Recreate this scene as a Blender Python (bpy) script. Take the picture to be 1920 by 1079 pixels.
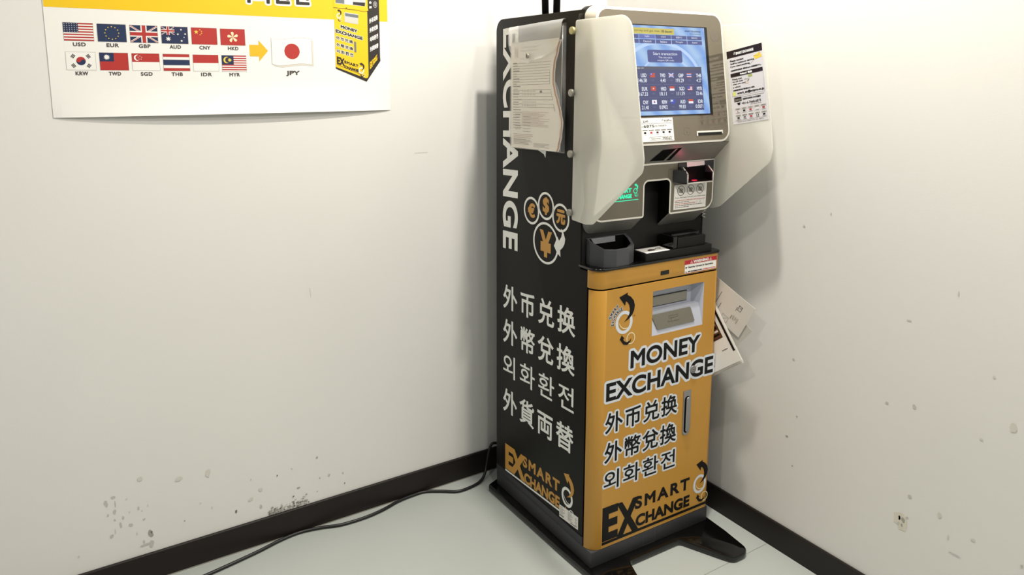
import bpy, bmesh, math, random
import numpy as np
from mathutils import Vector, Matrix
from mathutils.geometry import delaunay_2d_cdt
random.seed(7)
S = bpy.context.scene
for o in list(bpy.data.objects): bpy.data.objects.remove(o, do_unlink=True)
COL = S.collection
R = math.radians
# ------------------------------------------------------------------ camera, light, exposure
cd = bpy.data.cameras.new('camera'); cam = bpy.data.objects.new('camera', cd); COL.objects.link(cam); S.camera = cam
cd.sensor_fit = 'HORIZONTAL'; cd.sensor_width = 36.0
cd.lens = 1393.85 / 1920 * 36
cd.shift_y = -(539.5 - 371.0) / 1920
cd.clip_start = 0.02
CAMP = Vector((-1.51714, -1.82580, 1.19661)); YAW, PIT, ROL = 0.570155, 0.162514, 0.00299
fw = Vector((math.cos(PIT)*math.sin(YAW), math.cos(PIT)*math.cos(YAW), -math.sin(PIT)))
rt = fw.cross(Vector((0, 0, 1))).normalized(); up = rt.cross(fw)
r2 = rt*math.cos(ROL) + up*math.sin(ROL); u2 = -rt*math.sin(ROL) + up*math.cos(ROL)
mw = Matrix.Identity(4)
for i in range(3):
    mw[i][0] = r2[i]; mw[i][1] = u2[i]; mw[i][2] = -fw[i]; mw[i][3] = CAMP[i]
cam.matrix_world = mw

world = bpy.data.worlds.new('world'); S.world = world; world.use_nodes = True
bg = world.node_tree.nodes['Background']; bg.inputs[0].default_value = (0.90, 0.96, 1.0, 1); bg.inputs[1].default_value = 0.19

KX, KY, KYAW = -0.4734, -0.5558, -0.0206          # foot of the machine's front left corner
def kw(a, b, z): return Vector((KX + a*math.cos(KYAW) - b*math.sin(KYAW), KY + a*math.sin(KYAW) + b*math.cos(KYAW), z))
def downlight(name, loc, power, size, col):
    l = bpy.data.lights.new(name, 'AREA'); l.shape = 'DISK'; l.size = size; l.energy = power; l.color = col
    o = bpy.data.objects.new(name, l); COL.objects.link(o); o.location = loc; return o
WARM = (1.0, 0.95, 0.86)
downlight('downlight_or_fill', kw(.03, -.22, 2.4), 34, .08, WARM)
downlight('downlight_or_fill', kw(-.31, -.70, 2.4), 8, .09, WARM)
downlight('downlight_or_fill', kw(.12, -1.70, 2.4), 26, .12, WARM)
downlight('downlight_or_fill', kw(-1.90, -.75, 2.45), 13, .14, WARM)  # added fill lamp, brightens the left wall, poster and side lettering
S.view_settings.view_transform = 'Standard'; S.view_settings.look = 'None'
S.view_settings.exposure = -0.07; S.view_settings.gamma = 1.0; S.view_settings.use_curve_mapping = False

# ------------------------------------------------------------------ materials
def lin(c):
    return tuple((x/12.92 if x <= .04045 else ((x+.055)/1.055)**2.4) for x in c)
def hexc(h): return lin(tuple(int(h[i:i+2], 16)/255 for i in (0, 2, 4)))
MATS = {}
def mat(name, h, rough=.5, metal=0, spec=.5, coat=0, bump=0, bscale=200, var=0, vscale=3, emit=0):
    if name in MATS: return MATS[name]
    m = bpy.data.materials.new(name); m.use_nodes = True; nt = m.node_tree; b = nt.nodes['Principled BSDF']
    c = hexc(h)
    b.inputs['Base Color'].default_value = (*c, 1); b.inputs['Roughness'].default_value = rough
    b.inputs['Metallic'].default_value = metal; b.inputs['Specular IOR Level'].default_value = spec
    b.inputs['Coat Weight'].default_value = coat; b.inputs['Coat Roughness'].default_value = .08
    if emit:
        b.inputs['Emission Color'].default_value = (*c, 1); b.inputs['Emission Strength'].default_value = emit
        b.inputs['Base Color'].default_value = (.01, .01, .012, 1)
    if bump or var:
        tc = nt.nodes.new('ShaderNodeTexCoord')
    if bump:
        n = nt.nodes.new('ShaderNodeTexNoise'); n.inputs['Scale'].default_value = bscale; n.inputs['Detail'].default_value = 3
        bp = nt.nodes.new('ShaderNodeBump'); bp.inputs['Strength'].default_value = bump; bp.inputs['Distance'].default_value = .002
        nt.links.new(tc.outputs['Object'], n.inputs['Vector']); nt.links.new(n.outputs['Fac'], bp.inputs['Height'])
        nt.links.new(bp.outputs['Normal'], b.inputs['Normal'])
    if var:
        n = nt.nodes.new('ShaderNodeTexNoise'); n.inputs['Scale'].default_value = vscale; n.inputs['Detail'].default_value = 5
        r = nt.nodes.new('ShaderNodeValToRGB')
        r.color_ramp.elements[0].position = .3; r.color_ramp.elements[1].position = .7
        r.color_ramp.elements[0].color = (*[x*(1-var) for x in c], 1); r.color_ramp.elements[1].color = (*c, 1)
        nt.links.new(tc.outputs['Object'], n.inputs['Vector']); nt.links.new(n.outputs['Fac'], r.inputs['Fac'])
        nt.links.new(r.outputs['Color'], b.inputs['Base Color'])
    MATS[name] = m; return m
def clear(name, h, alpha, rough=.1, gloss=.12, diff=.1):
    m = bpy.data.materials.new(name); m.use_nodes = True; nt = m.node_tree; nt.nodes.clear()
    out = nt.nodes.new('ShaderNodeOutputMaterial')
    t = nt.nodes.new('ShaderNodeBsdfTransparent'); t.inputs[0].default_value = (1, 1, 1, 1)
    d = nt.nodes.new('ShaderNodeBsdfDiffuse'); d.inputs[0].default_value = (*hexc(h), 1)
    g = nt.nodes.new('ShaderNodeBsdfGlossy'); g.inputs['Roughness'].default_value = rough
    m1 = nt.nodes.new('ShaderNodeMixShader'); m1.inputs[0].default_value = diff
    m2 = nt.nodes.new('ShaderNodeMixShader'); m2.inputs[0].default_value = gloss
    nt.links.new(t.outputs[0], m1.inputs[1]); nt.links.new(d.outputs[0], m1.inputs[2])
    nt.links.new(m1.outputs[0], m2.inputs[1]); nt.links.new(g.outputs[0], m2.inputs[2]); nt.links.new(m2.outputs[0], out.inputs[0])
    MATS[name] = m; return m
def frosted(name, h):
    m = bpy.data.materials.new(name); m.use_nodes = True; nt = m.node_tree; nt.nodes.clear()
    out = nt.nodes.new('ShaderNodeOutputMaterial')
    p = nt.nodes.new('ShaderNodeBsdfPrincipled'); p.inputs['Base Color'].default_value = (*hexc(h), 1); p.inputs['Roughness'].default_value = .32
    tl = nt.nodes.new('ShaderNodeBsdfTranslucent'); tl.inputs[0].default_value = (*hexc(h), 1)
    t = nt.nodes.new('ShaderNodeBsdfTransparent'); t.inputs[0].default_value = (.95, .95, .95, 1)
    m1 = nt.nodes.new('ShaderNodeMixShader'); m1.inputs[0].default_value = .5
    m2 = nt.nodes.new('ShaderNodeMixShader'); m2.inputs[0].default_value = .16
    nt.links.new(p.outputs[0], m1.inputs[1]); nt.links.new(tl.outputs[0], m1.inputs[2])
    nt.links.new(m1.outputs[0], m2.inputs[1]); nt.links.new(t.outputs[0], m2.inputs[2]); nt.links.new(m2.outputs[0], out.inputs[0])
    MATS[name] = m; return m

WALL = mat('wall_paint', 'E4E2DD', .62, spec=.3, bump=.05, bscale=350, var=.03, vscale=2.5)
FLOOR = mat('floor_vinyl', 'AEB3AE', .38, spec=.4, var=.07, vscale=2.2)
SEAM = mat('floor_seam', '85877F', .7)
SKIRTB = mat('baseboard_vinyl', '1C1613', .45, spec=.35)
BASEEDGE = mat('baseboard_edge', '8A857B', .6)
ST = [mat('wall_scuff_faint', 'D3CFC5', .7), mat('wall_scuff_grey', 'C2BFB7', .7), mat('wall_scuff_mid', 'A19E97', .8), mat('wall_scuff_dark', '6B6964', .8), mat('wall_patch_beige', 'D8D2C2', .7)]
YEL = mat('yellow_enamel', 'C28F3B', .38, spec=.45)
BLK = mat('black_panel', '131211', .5, spec=.2)
SHELL = mat('black_shell', '100F0E', .5, spec=.3)
GLOSSB = mat('gloss_black', '080808', .10, spec=.6)
DGREY = mat('dark_grey_steel', '37373A', .5, spec=.35)
CUPG = mat('cup_grey', '46474B', .45, spec=.4)
CUPL = mat('cup_light_grey', '85868A', .5)
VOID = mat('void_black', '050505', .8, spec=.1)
TAUPE = mat('taupe_face', '7C7466', .05, metal=.5, spec=.6)
TAUPEL = mat('taupe_lower', '6F695C', .28, spec=.45)
TAUPED = mat('taupe_print', '5C564B', .4)
RIM = mat('white_rim', 'E4E0D6', .4)
HOUS = mat('beige_housing', 'C9C2B4', .5)
UNDER = mat('grey_housing', '76746F', .35, spec=.5)
BEZ = mat('screen_bezel', '060607', .25)
WHT = mat('white_print', 'F4F4F1', .5)
OUTL = mat('white_outline', 'D8DDE4', .5)
BLKP = mat('black_print', '0B0B0D', .55, spec=.25)
ORG = mat('orange_print', 'C8933E', .45)
CREAM = mat('cream_print', 'EBDDB4', .5)
PAPER = mat('white_paper', 'F3F0EA', .6)
PAPERW = mat('pouch_paper', 'F1EBDF', .7)
PAPERT = mat('thin_paper', 'D9D4CC', .7)
INK = mat('grey_ink', '77736C', .8)
INKL = mat('light_ink', 'B4AEA4', .8)
PINKINK = mat('pink_ink', 'CDB9AD', .8)
REDP = mat('red_print', 'C3272F', .5)
MAROON = mat('maroon_print', '3A1F1E', .5)
BROWN = mat('brown_print', '6A4126', .6)
DARKCARD = mat('card_black', '221315', .45)
METAL = mat('satin_steel', 'A7A8AA', .35, metal=.85)
BOLT = mat('bolt_steel', '9C9A92', .45, metal=.5)
BRASS = mat('bolt_brass', 'B5AD80', .45, metal=.5)
LILAC = mat('recess_plastic', 'B9BCC8', .45)
RDISP = mat('recess_display', '6F6C61', .2)
RDISPL = mat('recess_window', '8E8C82', .12)
TAPE = mat('pink_tape', 'E9D9DA', .6)
LEDR = mat('red_sensor', 'FF2A45', emit=2.2)
LEDG = mat('green_sign', '35F0B4', emit=1.15)
ORANGEEDGE = mat('orange_edge', 'D9A277', .6)
CORD = mat('black_cord', '0E0E0E', .45)
FROST = frosted('frosted_acrylic', 'F4F3EC')
CLEAR = clear('clear_plastic', 'F2F2F0', .8, .12, .05, .10)
CLEARE = clear('plastic_edge', 'F4F4F2', .8, .12, .07, .33)
# flags and poster inks
PY_ = mat('poster_yellow', 'EFC416', .45); PR = mat('flag_red', 'B2302B', .5); PB = mat('flag_blue', '1C2E52', .5); PN = mat('flag_navy', '1E2A4E', .5)
PW = mat('poster_paper', 'EFEDE8', .45); PL = mat('poster_label', '4A4643', .5); PYS = mat('flag_yellow', 'F0CF4A', .5); PG = mat('flag_outline', '9A948C', .6)
PK = mat('poster_dark', '2B2523', .5); PSH = mat('poster_shade', 'D9D2C8', .6); PAR = mat('poster_arrow', 'E6B61F', .5); PGR = mat('poster_grey', '6E7479', .5); PLG = mat('poster_light_grey', 'C6C9CC', .5); PTP = mat('poster_taupe', 'D8CBBB', .5)
# screen
def scr(name, h, e=.95): return mat(name, h, .15, emit=e)
SBTN = scr('screen_button', '4A5391'); SBTNL = scr('screen_button_lit', '5F6EBB'); STAB = scr('screen_table', '474C78'); STABH = scr('screen_table_head', '51546A')
SWHT = scr('screen_white', 'EEF4FF', 1.0); SYEL = scr('screen_yellow', 'D3C55C'); SDRK = scr('screen_dark', '3A3A48', .8); SRED = scr('screen_red', 'CC4A36'); SBLU = scr('screen_blue', '3A4FB8'); SLIN = scr('screen_line', '666C98'); SARC = scr('screen_arc', 'BBD6FF', 1.0)
def screen_bg():
    m = bpy.data.materials.new('screen_background'); m.use_nodes = True; nt = m.node_tree; b = nt.nodes['Principled BSDF']
    tc = nt.nodes.new('ShaderNodeTexCoord'); mp = nt.nodes.new('ShaderNodeMapping')
    n = nt.nodes.new('ShaderNodeTexWave'); n.inputs['Scale'].default_value = 1.6; n.inputs['Distortion'].default_value = 3.5; n.inputs['Detail'].default_value = 1
    r = nt.nodes.new('ShaderNodeValToRGB')
    r.color_ramp.elements[0].color = (*hexc('7FA9EA'), 1); r.color_ramp.elements[1].color = (*hexc('A9CBF2'), 1)
    mp.inputs['Scale'].default_value = (6, 6, 6); mp.inputs['Rotation'].default_value = (.5, .4, .8)
    nt.links.new(tc.outputs['Object'], mp.inputs[0]); nt.links.new(mp.outputs[0], n.inputs[0]); nt.links.new(n.outputs['Fac'], r.inputs[0])
    nt.links.new(r.outputs[0], b.inputs['Emission Color']); b.inputs['Emission Strength'].default_value = .95
    b.inputs['Base Color'].default_value = (.01, .01, .012, 1); b.inputs['Roughness'].default_value = .12
    return m
SBG = screen_bg()

# ------------------------------------------------------------------ mesh builder
_TC = {}
def glyphs(s, sp=1.0, res=3):
    k = (s, sp, res)
    if k in _TC: return _TC[k]
    c = bpy.data.curves.new('t', 'FONT'); c.body = s; c.resolution_u = res; c.fill_mode = 'FRONT'; c.space_character = sp
    o = bpy.data.objects.new('t', c); m = o.to_mesh()
    vs = [(v.co.x, v.co.y) for v in m.vertices]; fs = [tuple(p.vertices) for p in m.polygons]
    o.to_mesh_clear(); bpy.data.objects.remove(o); bpy.data.curves.remove(c)
    cnt = {}
    for f in fs:
        for i in range(len(f)):
            e = tuple(sorted((f[i], f[(i+1) % len(f)]))); cnt[e] = cnt.get(e, 0) + 1
    es = [e for e, n in cnt.items() if n == 1]
    xs = [v[0] for v in vs]; ys = [v[1] for v in vs]
    _TC[k] = (vs, fs, es, (min(xs), min(ys), max(xs), max(ys))); return _TC[k]

def union(pv, fs, es, r, mitre=False):
    """outline grown by r: the union of the fill, a band along every edge and a cap at every corner"""
    o = min(p[0] for p in pv), min(p[1] for p in pv); k = 1/max(1e-9, max(max(p[0]-o[0] for p in pv), max(p[1]-o[1] for p in pv)))
    r0 = r*k; best = None
    for att in range(3):
        r = r0*(1+.004*att); an = .0137+.211*att; ca, sa = math.cos(an), math.sin(an)
        Q = [(((p[0]-o[0])*ca-(p[1]-o[1])*sa)*k, ((p[0]-o[0])*sa+(p[1]-o[1])*ca)*k) for p in pv]; V = []; F = []
        def add(P):
            a = sum(P[i-1][0]*P[i][1]-P[i][0]*P[i-1][1] for i in range(len(P)))
            if abs(a) < 1e-9: return
            if a < 0: P = P[::-1]
            F.append(list(range(len(V), len(V)+len(P)))); V.extend(Vector(p) for p in P)
        for f in fs: add([Q[i] for i in f])
        N = {}
        for a, b in es:
            d = Vector(Q[b])-Vector(Q[a])
            if d.length < 1e-7: continue
            d.normalize(); n = Vector((-d.y, d.x))*r; A, B = Vector(Q[a]), Vector(Q[b]); add([A+n, B+n, B-n, A-n]); N.setdefault(a, []).append(d); N.setdefault(b, []).append(-d)
        for i, ds in N.items():
            if len(ds) == 2:
                c = ds[0].dot(ds[1]); sn = math.sqrt(max(0, (1-c)/2)); q0 = Vector(Q[i]); dr = -(ds[0]+ds[1])
                if sn > (.3 if mitre else .9):
                    if dr.length > 1e-4:
                        dr.normalize(); n0 = Vector((-ds[0].y, ds[0].x))*r; n1 = Vector((-ds[1].y, ds[1].x))*r
                        n0 = n0 if n0.dot(dr) > 0 else -n0; n1 = n1 if n1.dot(dr) > 0 else -n1
                        add([q0-dr*r*.02, q0+n0, q0+dr*(r/sn), q0+n1])
                    continue
            q = r/math.cos(math.pi/12)*.985
            add([(Q[i][0]+q*math.cos(2*math.pi*(j+.37)/12), Q[i][1]+q*math.sin(2*math.pi*(j+.37)/12)) for j in range(12)])
        v, _, f, _, _, of = delaunay_2d_cdt(V, [], F, 0, 1e-6)
        keep = []; bad = 0
        for q, w in zip(f, of):
            if not w: continue
            c = (v[q[0]]+v[q[1]]+v[q[2]])/3; ok = False
            for g in w[:40]:
                P = [V[i] for i in F[g]] if g < len(F) else None
                if P and all((P[i].x-P[i-1].x)*(c.y-P[i-1].y)-(P[i].y-P[i-1].y)*(c.x-P[i-1].x) > -1e-7 for i in range(len(P))): ok = True; break
            if ok: keep.append(tuple(q))
            else:
                A = abs((v[q[1]].x-v[q[0]].x)*(v[q[2]].y-v[q[0]].y)-(v[q[2]].x-v[q[0]].x)*(v[q[1]].y-v[q[0]].y)); bad += A
        R_ = ([((p.x*ca+p.y*sa)/k+o[0], (-p.x*sa+p.y*ca)/k+o[1]) for p in v], keep)
        if best is None or bad < best[0]: best = (bad, R_)
        if bad < 2e-4: break
    BAD.append((round(best[0], 5), att))
    return best[1]
BAD = []
def grown(pv, fs, es, r, rows):
    """the same grown outline for dense glyphs: contour of the distance to the outline on a fine grid"""
    P = np.array(pv); x0, y0 = P.min(0)-r; x1, y1 = P.max(0)+r; c = (y1-y0)/rows; x0 -= 1.5*c; y0 -= 1.5*c
    nx = int((x1-x0)/c)+3; ny = int((y1-y0)/c)+3; D = np.full((ny, nx), 1e9); I = np.zeros((ny, nx), bool)
    gx = x0+c*np.arange(nx); gy = y0+c*np.arange(ny)
    def win(ax, ay, bx, by, m):
        i0 = max(0, int((min(ax, bx)-m-x0)/c)); i1 = min(nx, int((max(ax, bx)+m-x0)/c)+2); j0 = max(0, int((min(ay, by)-m-y0)/c)); j1 = min(ny, int((max(ay, by)+m-y0)/c)+2)
        return slice(j0, j1), slice(i0, i1)
    for a, b in es:
        (ax, ay), (bx, by) = pv[a], pv[b]; sj, si = win(ax, ay, bx, by, r+2*c)
        X, Y = np.meshgrid(gx[si], gy[sj]); dx, dy = bx-ax, by-ay; L2 = dx*dx+dy*dy or 1e-20
        t = np.clip(((X-ax)*dx+(Y-ay)*dy)/L2, 0, 1); D[sj, si] = np.minimum(D[sj, si], np.hypot(X-ax-t*dx, Y-ay-t*dy))
    for f in fs:
        q = [pv[i] for i in f]; A = sum(q[i-1][0]*q[i][1]-q[i][0]*q[i-1][1] for i in range(len(q))); q = q if A > 0 else q[::-1]
        sj, si = win(min(p[0] for p in q), min(p[1] for p in q), max(p[0] for p in q), max(p[1] for p in q), 0)
        X, Y = np.meshgrid(gx[si], gy[sj]); M = np.ones(X.shape, bool)
        for i in range(len(q)): (ax, ay), (bx, by) = q[i-1], q[i]; M &= (bx-ax)*(Y-ay)-(by-ay)*(X-ax) >= -1e-12
        I[sj, si] |= M
    D = np.minimum(D, r+2*c); G = r+np.where(I, D, -D); V = {}; VL = []; F = []
    def vert(x, y):
        k = (round(x/c, 4), round(y/c, 4))
        if k not in V: V[k] = len(VL); VL.append((float(x), float(y)))
        return V[k]
    S4 = G > 0
    for j in range(ny-1):
        full = S4[j, :-1] & S4[j, 1:] & S4[j+1, :-1] & S4[j+1, 1:]; some = (S4[j, :-1] | S4[j, 1:] | S4[j+1, :-1] | S4[j+1, 1:]) & ~full
        i = 0; w = np.flatnonzero(full)
        if len(w):
            for run in np.split(w, np.flatnonzero(np.diff(w) > 1)+1):
                F.append((vert(gx[run[0]], gy[j]), vert(gx[run[-1]+1], gy[j]), vert(gx[run[-1]+1], gy[j+1]), vert(gx[run[0]], gy[j+1])))
        for i in np.flatnonzero(some):
            C = ((i, j), (i+1, j), (i+1, j+1), (i, j+1)); q = []
            for k in range(4):
                (ia, ja), (ib, jb) = C[k], C[(k+1) % 4]; ga, gb = G[ja, ia], G[jb, ib]
                if ga > 0: q.append(vert(gx[ia], gy[ja]))
                if (ga > 0) != (gb > 0): t = ga/(ga-gb); q.append(vert(gx[ia]+(gx[ib]-gx[ia])*t, gy[ja]+(gy[jb]-gy[ja])*t))
            q = [x for k, x in enumerate(q) if x != q[k-1]]
            if len(q) > 2 and len(set(q)) == len(q): F.append(tuple(q))
    return VL, F

class MB:
    def __init__(s): s.bm = bmesh.new(); s.mats = []; s.flat = []; s.dec = False; s.fr = lambda u, v, h: Vector((u, v, h))
    def mi(s, m):
        if m not in s.mats: s.mats.append(m)
        return s.mats.index(m)
    def face(s, pts, m, smooth=False):
        vs = [s.bm.verts.new(p) for p in pts]
        try: f = s.bm.faces.new(vs)
        except ValueError: return None
        f.material_index = s.mi(m); f.smooth = smooth
        if s.dec: s.flat.append((f, s.dec))
        return f
    def mesh(s, pts, faces, m, smooth=False):
        vs = [s.bm.verts.new(p) for p in pts]; i = s.mi(m); out = []
        for f in faces:
            try: q = s.bm.faces.new([vs[k] for k in f])
            except ValueError: continue
            q.material_index = i; q.smooth = smooth; out.append(q)
            if s.dec: s.flat.append((q, s.dec))
        return out
    # solids ------------------------------------------------
    def prism(s, poly, h0, h1, m, fr=None, mtop=None, smooth=False, cap0=True):
        fr = fr or s.fr; n = len(poly)
        pts = [fr(u, v, h0) for u, v in poly] + [fr(u, v, h1) for u, v in poly]
        vs = [s.bm.verts.new(p) for p in pts]; i = s.mi(m); j = s.mi(mtop or m)
        if cap0: s.bm.faces.new(vs[:n][::-1]).material_index = i
        s.bm.faces.new(vs[n:]).material_index = j
        for k in range(n):
            q = s.bm.faces.new([vs[k], vs[(k+1) % n], vs[n+(k+1) % n], vs[n+k]]); q.material_index = i; q.smooth = smooth
        return vs
    def box(s, x0, x1, y0, y1, z0, z1, m):
        return s.prism([(x0, y0), (x1, y0), (x1, y1), (x0, y1)], z0, z1, m, fr=lambda u, v, h: Vector((u, v, h)))
    def bevel(s, w, seg=2, ang=30):
        bmesh.ops.remove_doubles(s.bm, verts=s.bm.verts, dist=1e-6)
        bmesh.ops.recalc_face_normals(s.bm, faces=s.bm.faces)
        es = [e for e in s.bm.edges if len(e.link_faces) == 2 and e.calc_face_angle(0) > R(ang)]
        bmesh.ops.bevel(s.bm, geom=es, offset=w, segments=seg, profile=.5, affect='EDGES', clamp_overlap=True)
        return s
    def tube(s, path, r, m, n=10, cap=True):
        path = [Vector(p) for p in path]; rings = []
        nrm = None
        for i, p in enumerate(path):
            t = (path[min(i+1, len(path)-1)] - path[max(i-1, 0)]).normalized()
            if nrm is None: nrm = t.orthogonal().normalized()
            else: nrm = (nrm - t*nrm.dot(t)).normalized()
            bn = t.cross(nrm); rr = r[i] if isinstance(r, (list, tuple)) else r
            rings.append([s.bm.verts.new(p + (nrm*math.cos(2*math.pi*k/n) + bn*math.sin(2*math.pi*k/n))*rr) for k in range(n)])
        i = s.mi(m)
        for a, b in zip(rings, rings[1:]):
            for k in range(n):
                q = s.bm.faces.new([a[k], a[(k+1) % n], b[(k+1) % n], b[k]]); q.material_index = i; q.smooth = True
        if cap:
            for ring in (rings[0][::-1], rings[-1]): s.bm.faces.new(ring).material_index = i
    # flat print on the frame -------------------------------
    def out(s, u, v): s.dec = s.fr(u, v, 1.0)-s.fr(u, v, 0.0)      # print faces the viewer's side
    def poly(s, pts, m, h):
        s.out(*pts[0]); r = s.face([s.fr(u, v, h) for u, v in pts], m); s.dec = False; return r
    def tris(s, pts, m, h):      # concave outline filled by triangulation
        b = bmesh.new(); f = b.faces.new([b.verts.new((u, v, 0)) for u, v in pts]); f.normal_update(); bmesh.ops.triangulate(b, faces=[f])
        b.verts.index_update()
        s.out(*pts[0]); s.mesh([s.fr(v.co.x, v.co.y, h) for v in b.verts], [tuple(v.index for v in q.verts) for q in b.faces], m); s.dec = False; b.free()
    def rect(s, u0, v0, u1, v1, m, h, nu=1, nv=1):
        P = []; F = []
        for j in range(nv+1):
            for i in range(nu+1): P.append(s.fr(u0+(u1-u0)*i/nu, v0+(v1-v0)*j/nv, h))
        for j in range(nv):
            for i in range(nu):
                k = j*(nu+1)+i; F.append((k, k+1, k+nu+2, k+nu+1))
        s.out(u0, v0); s.mesh(P, F, m); s.dec = False
    def frame(s, u0, v0, u1, v1, t, m, h):
        s.rect(u0, v0, u1, v0+t, m, h); s.rect(u0, v1-t, u1, v1, m, h); s.rect(u0, v0+t, u0+t, v1-t, m, h); s.rect(u1-t, v0+t, u1, v1-t, m, h)
    def line(s, p, q, w, m, h):
        d = Vector((q[0]-p[0], q[1]-p[1])); 
        if d.length < 1e-9: return
        n = Vector((-d.y, d.x)).normalized()*w/2
        s.poly([(p[0]+n.x, p[1]+n.y), (q[0]+n.x, q[1]+n.y), (q[0]-n.x, q[1]-n.y), (p[0]-n.x, p[1]-n.y)], m, h)
    def pline(s, pts, w, m, h):
        for p, q in zip(pts, pts[1:]): s.line(p, q, w, m, h)
        for p in pts[1:-1]: s.disc(p[0], p[1], w/2, m, h, n=8)
    def disc(s, u, v, r, m, h, n=32, ry=None):
        ry = ry or r
        s.poly([(u+r*math.cos(2*math.pi*k/n), v+ry*math.sin(2*math.pi*k/n)) for k in range(n)], m, h)
    def ring(s, u, v, r, ri, m, h, n=40, ry=None, riy=None, du=0, dv=0):
        ry = ry or r; riy = riy or ri
        P = [s.fr(u+r*math.cos(2*math.pi*k/n), v+ry*math.sin(2*math.pi*k/n), h) for k in range(n)]
        P += [s.fr(u+du+ri*math.cos(2*math.pi*k/n), v+dv+riy*math.sin(2*math.pi*k/n), h) for k in range(n)]
        s.out(u, v); s.mesh(P, [(k, (k+1) % n, n+(k+1) % n, n+k) for k in range(n)], m); s.dec = False
    def star(s, u, v, r, m, h, n=5, ri=.4, rot=90):
        s.tris([(u+(r if k % 2 == 0 else r*ri)*math.cos(R(rot)+math.pi*k/n), v+(r if k % 2 == 0 else r*ri)*math.sin(R(rot)+math.pi*k/n)) for k in range(2*n)], m, h)
    def text(s, t, box, m, h, bold=0, out=0, mout=None, sp=1.0, fit='stretch', slope=0, xf=None, align='L', slant=0):
        """t is fitted to box (u0,v0,u1,v1); bold / out are stroke radii in metres."""
        vs, fs, es, (x0, y0, x1, y1) = glyphs(t, sp, 8 if box[3]-box[1] > .028 or xf else 3)
        u0, v0, u1, v1 = box
        u0 += bold; v0 += bold; u1 -= bold; v1 -= bold
        sy = (v1-v0)/(y1-y0); sx = (u1-u0)/(x1-x0)
        if fit == 'h':
            sx = sy; w = (x1-x0)*sx
            if align == 'R': u0 = u1-w
            elif align == 'C': u0 = (u0+u1-w)/2
        def P(x, y):
            u = u0+(x-x0)*sx; v = v0+(y-y0)*sy; u += slant*(v-v0); v += slope*(u-box[0])
            return xf(u, v) if xf else (u, v)
        pv = [P(*q) for q in vs]
        hb = box[3]-box[1]; big = hb > .014 and all(ord(c) < 0x2000 for c in t)
        G_ = (lambda r, mt: union(pv, fs, es, r, mt)) if big else (lambda r, mt: grown(pv, fs, es, r, 110 if hb > .035 else 64 if hb > .008 else 36))
        F, T = G_(bold, True) if bold else (pv, fs)
        s.out(*pv[0]); s.mesh([s.fr(u, v, h) for u, v in F], T, m)
        if out:
            F, T = G_(bold+out, False); s.mesh([s.fr(u, v, h-.00018) for u, v in F], T, mout)
        s.dec = False
    def build(s, name, parent=None, smooth=None, loc=None):
        bmesh.ops.recalc_face_normals(s.bm, faces=[f for f in s.bm.faces])
        for f, d in s.flat:
            if f.is_valid:
                f.normal_update()
                if f.normal.dot(d) < 0: f.normal_flip()
        me = bpy.data.meshes.new(name); s.bm.to_mesh(me); s.bm.free()
        for m in s.mats: me.materials.append(m)
        if smooth: me.polygons.foreach_set('use_smooth', [True]*len(me.polygons)); me.set_sharp_from_angle(angle=R(smooth))
        o = bpy.data.objects.new(name, me); COL.objects.link(o)
        if parent: o.parent = parent
        if loc is not None: o.location = loc
        return o
def rrect(x0, y0, x1, y1, r, n=6, rs=None):
    rs = rs or (r, r, r, r); P = []           # order: x0y0, x1y0, x1y1, x0y1
    for (cx, cy, a0), q in zip(((x0, y0, 180), (x1, y0, 270), (x1, y1, 0), (x0, y1, 90)), rs):
        if q < 1e-6: P.append((cx, cy)); continue
        ox = cx+q if cx == x0 else cx-q; oy = cy+q if cy == y0 else cy-q
        for k in range(n+1): P.append((ox+q*math.cos(R(a0+90*k/n)), oy+q*math.sin(R(a0+90*k/n))))
    return P
def roundpoly(pts, rads, n=6):
    out = []; N = len(pts)
    for i, p in enumerate(pts):
        r = rads[i] if isinstance(rads, (list, tuple)) else rads
        p = Vector(p); a = Vector(pts[i-1])-p; b = Vector(pts[(i+1) % N])-p
        if r <= 0: out.append(tuple(p)); continue
        la, lb = a.length, b.length; a.normalize(); b.normalize(); ang = a.angle(b)
        d = min(r/math.tan(ang/2), la*.49, lb*.49); rr = d*math.tan(ang/2)
        c = p+(a+b).normalized()*(rr/math.sin(ang/2)); s = p+a*d-c; e = p+b*d-c
        a0 = math.atan2(s.y, s.x); da = (math.atan2(e.y, e.x)-a0+math.pi) % (2*math.pi)-math.pi
        for k in range(n+1): out.append((c.x+rr*math.cos(a0+da*k/n), c.y+rr*math.sin(a0+da*k/n)))
    return out
def tag(o, label=None, cat=None, group=None, kind=None):
    for k, v in (('label', label), ('category', cat), ('group', group), ('kind', kind)):
        if v: o[k] = v
    return o
def empty(name, loc, rz=0):
    o = bpy.data.objects.new(name, None); COL.objects.link(o); o.location = loc; o.rotation_euler = (0, 0, rz); o.empty_display_size = .1; return o

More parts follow.
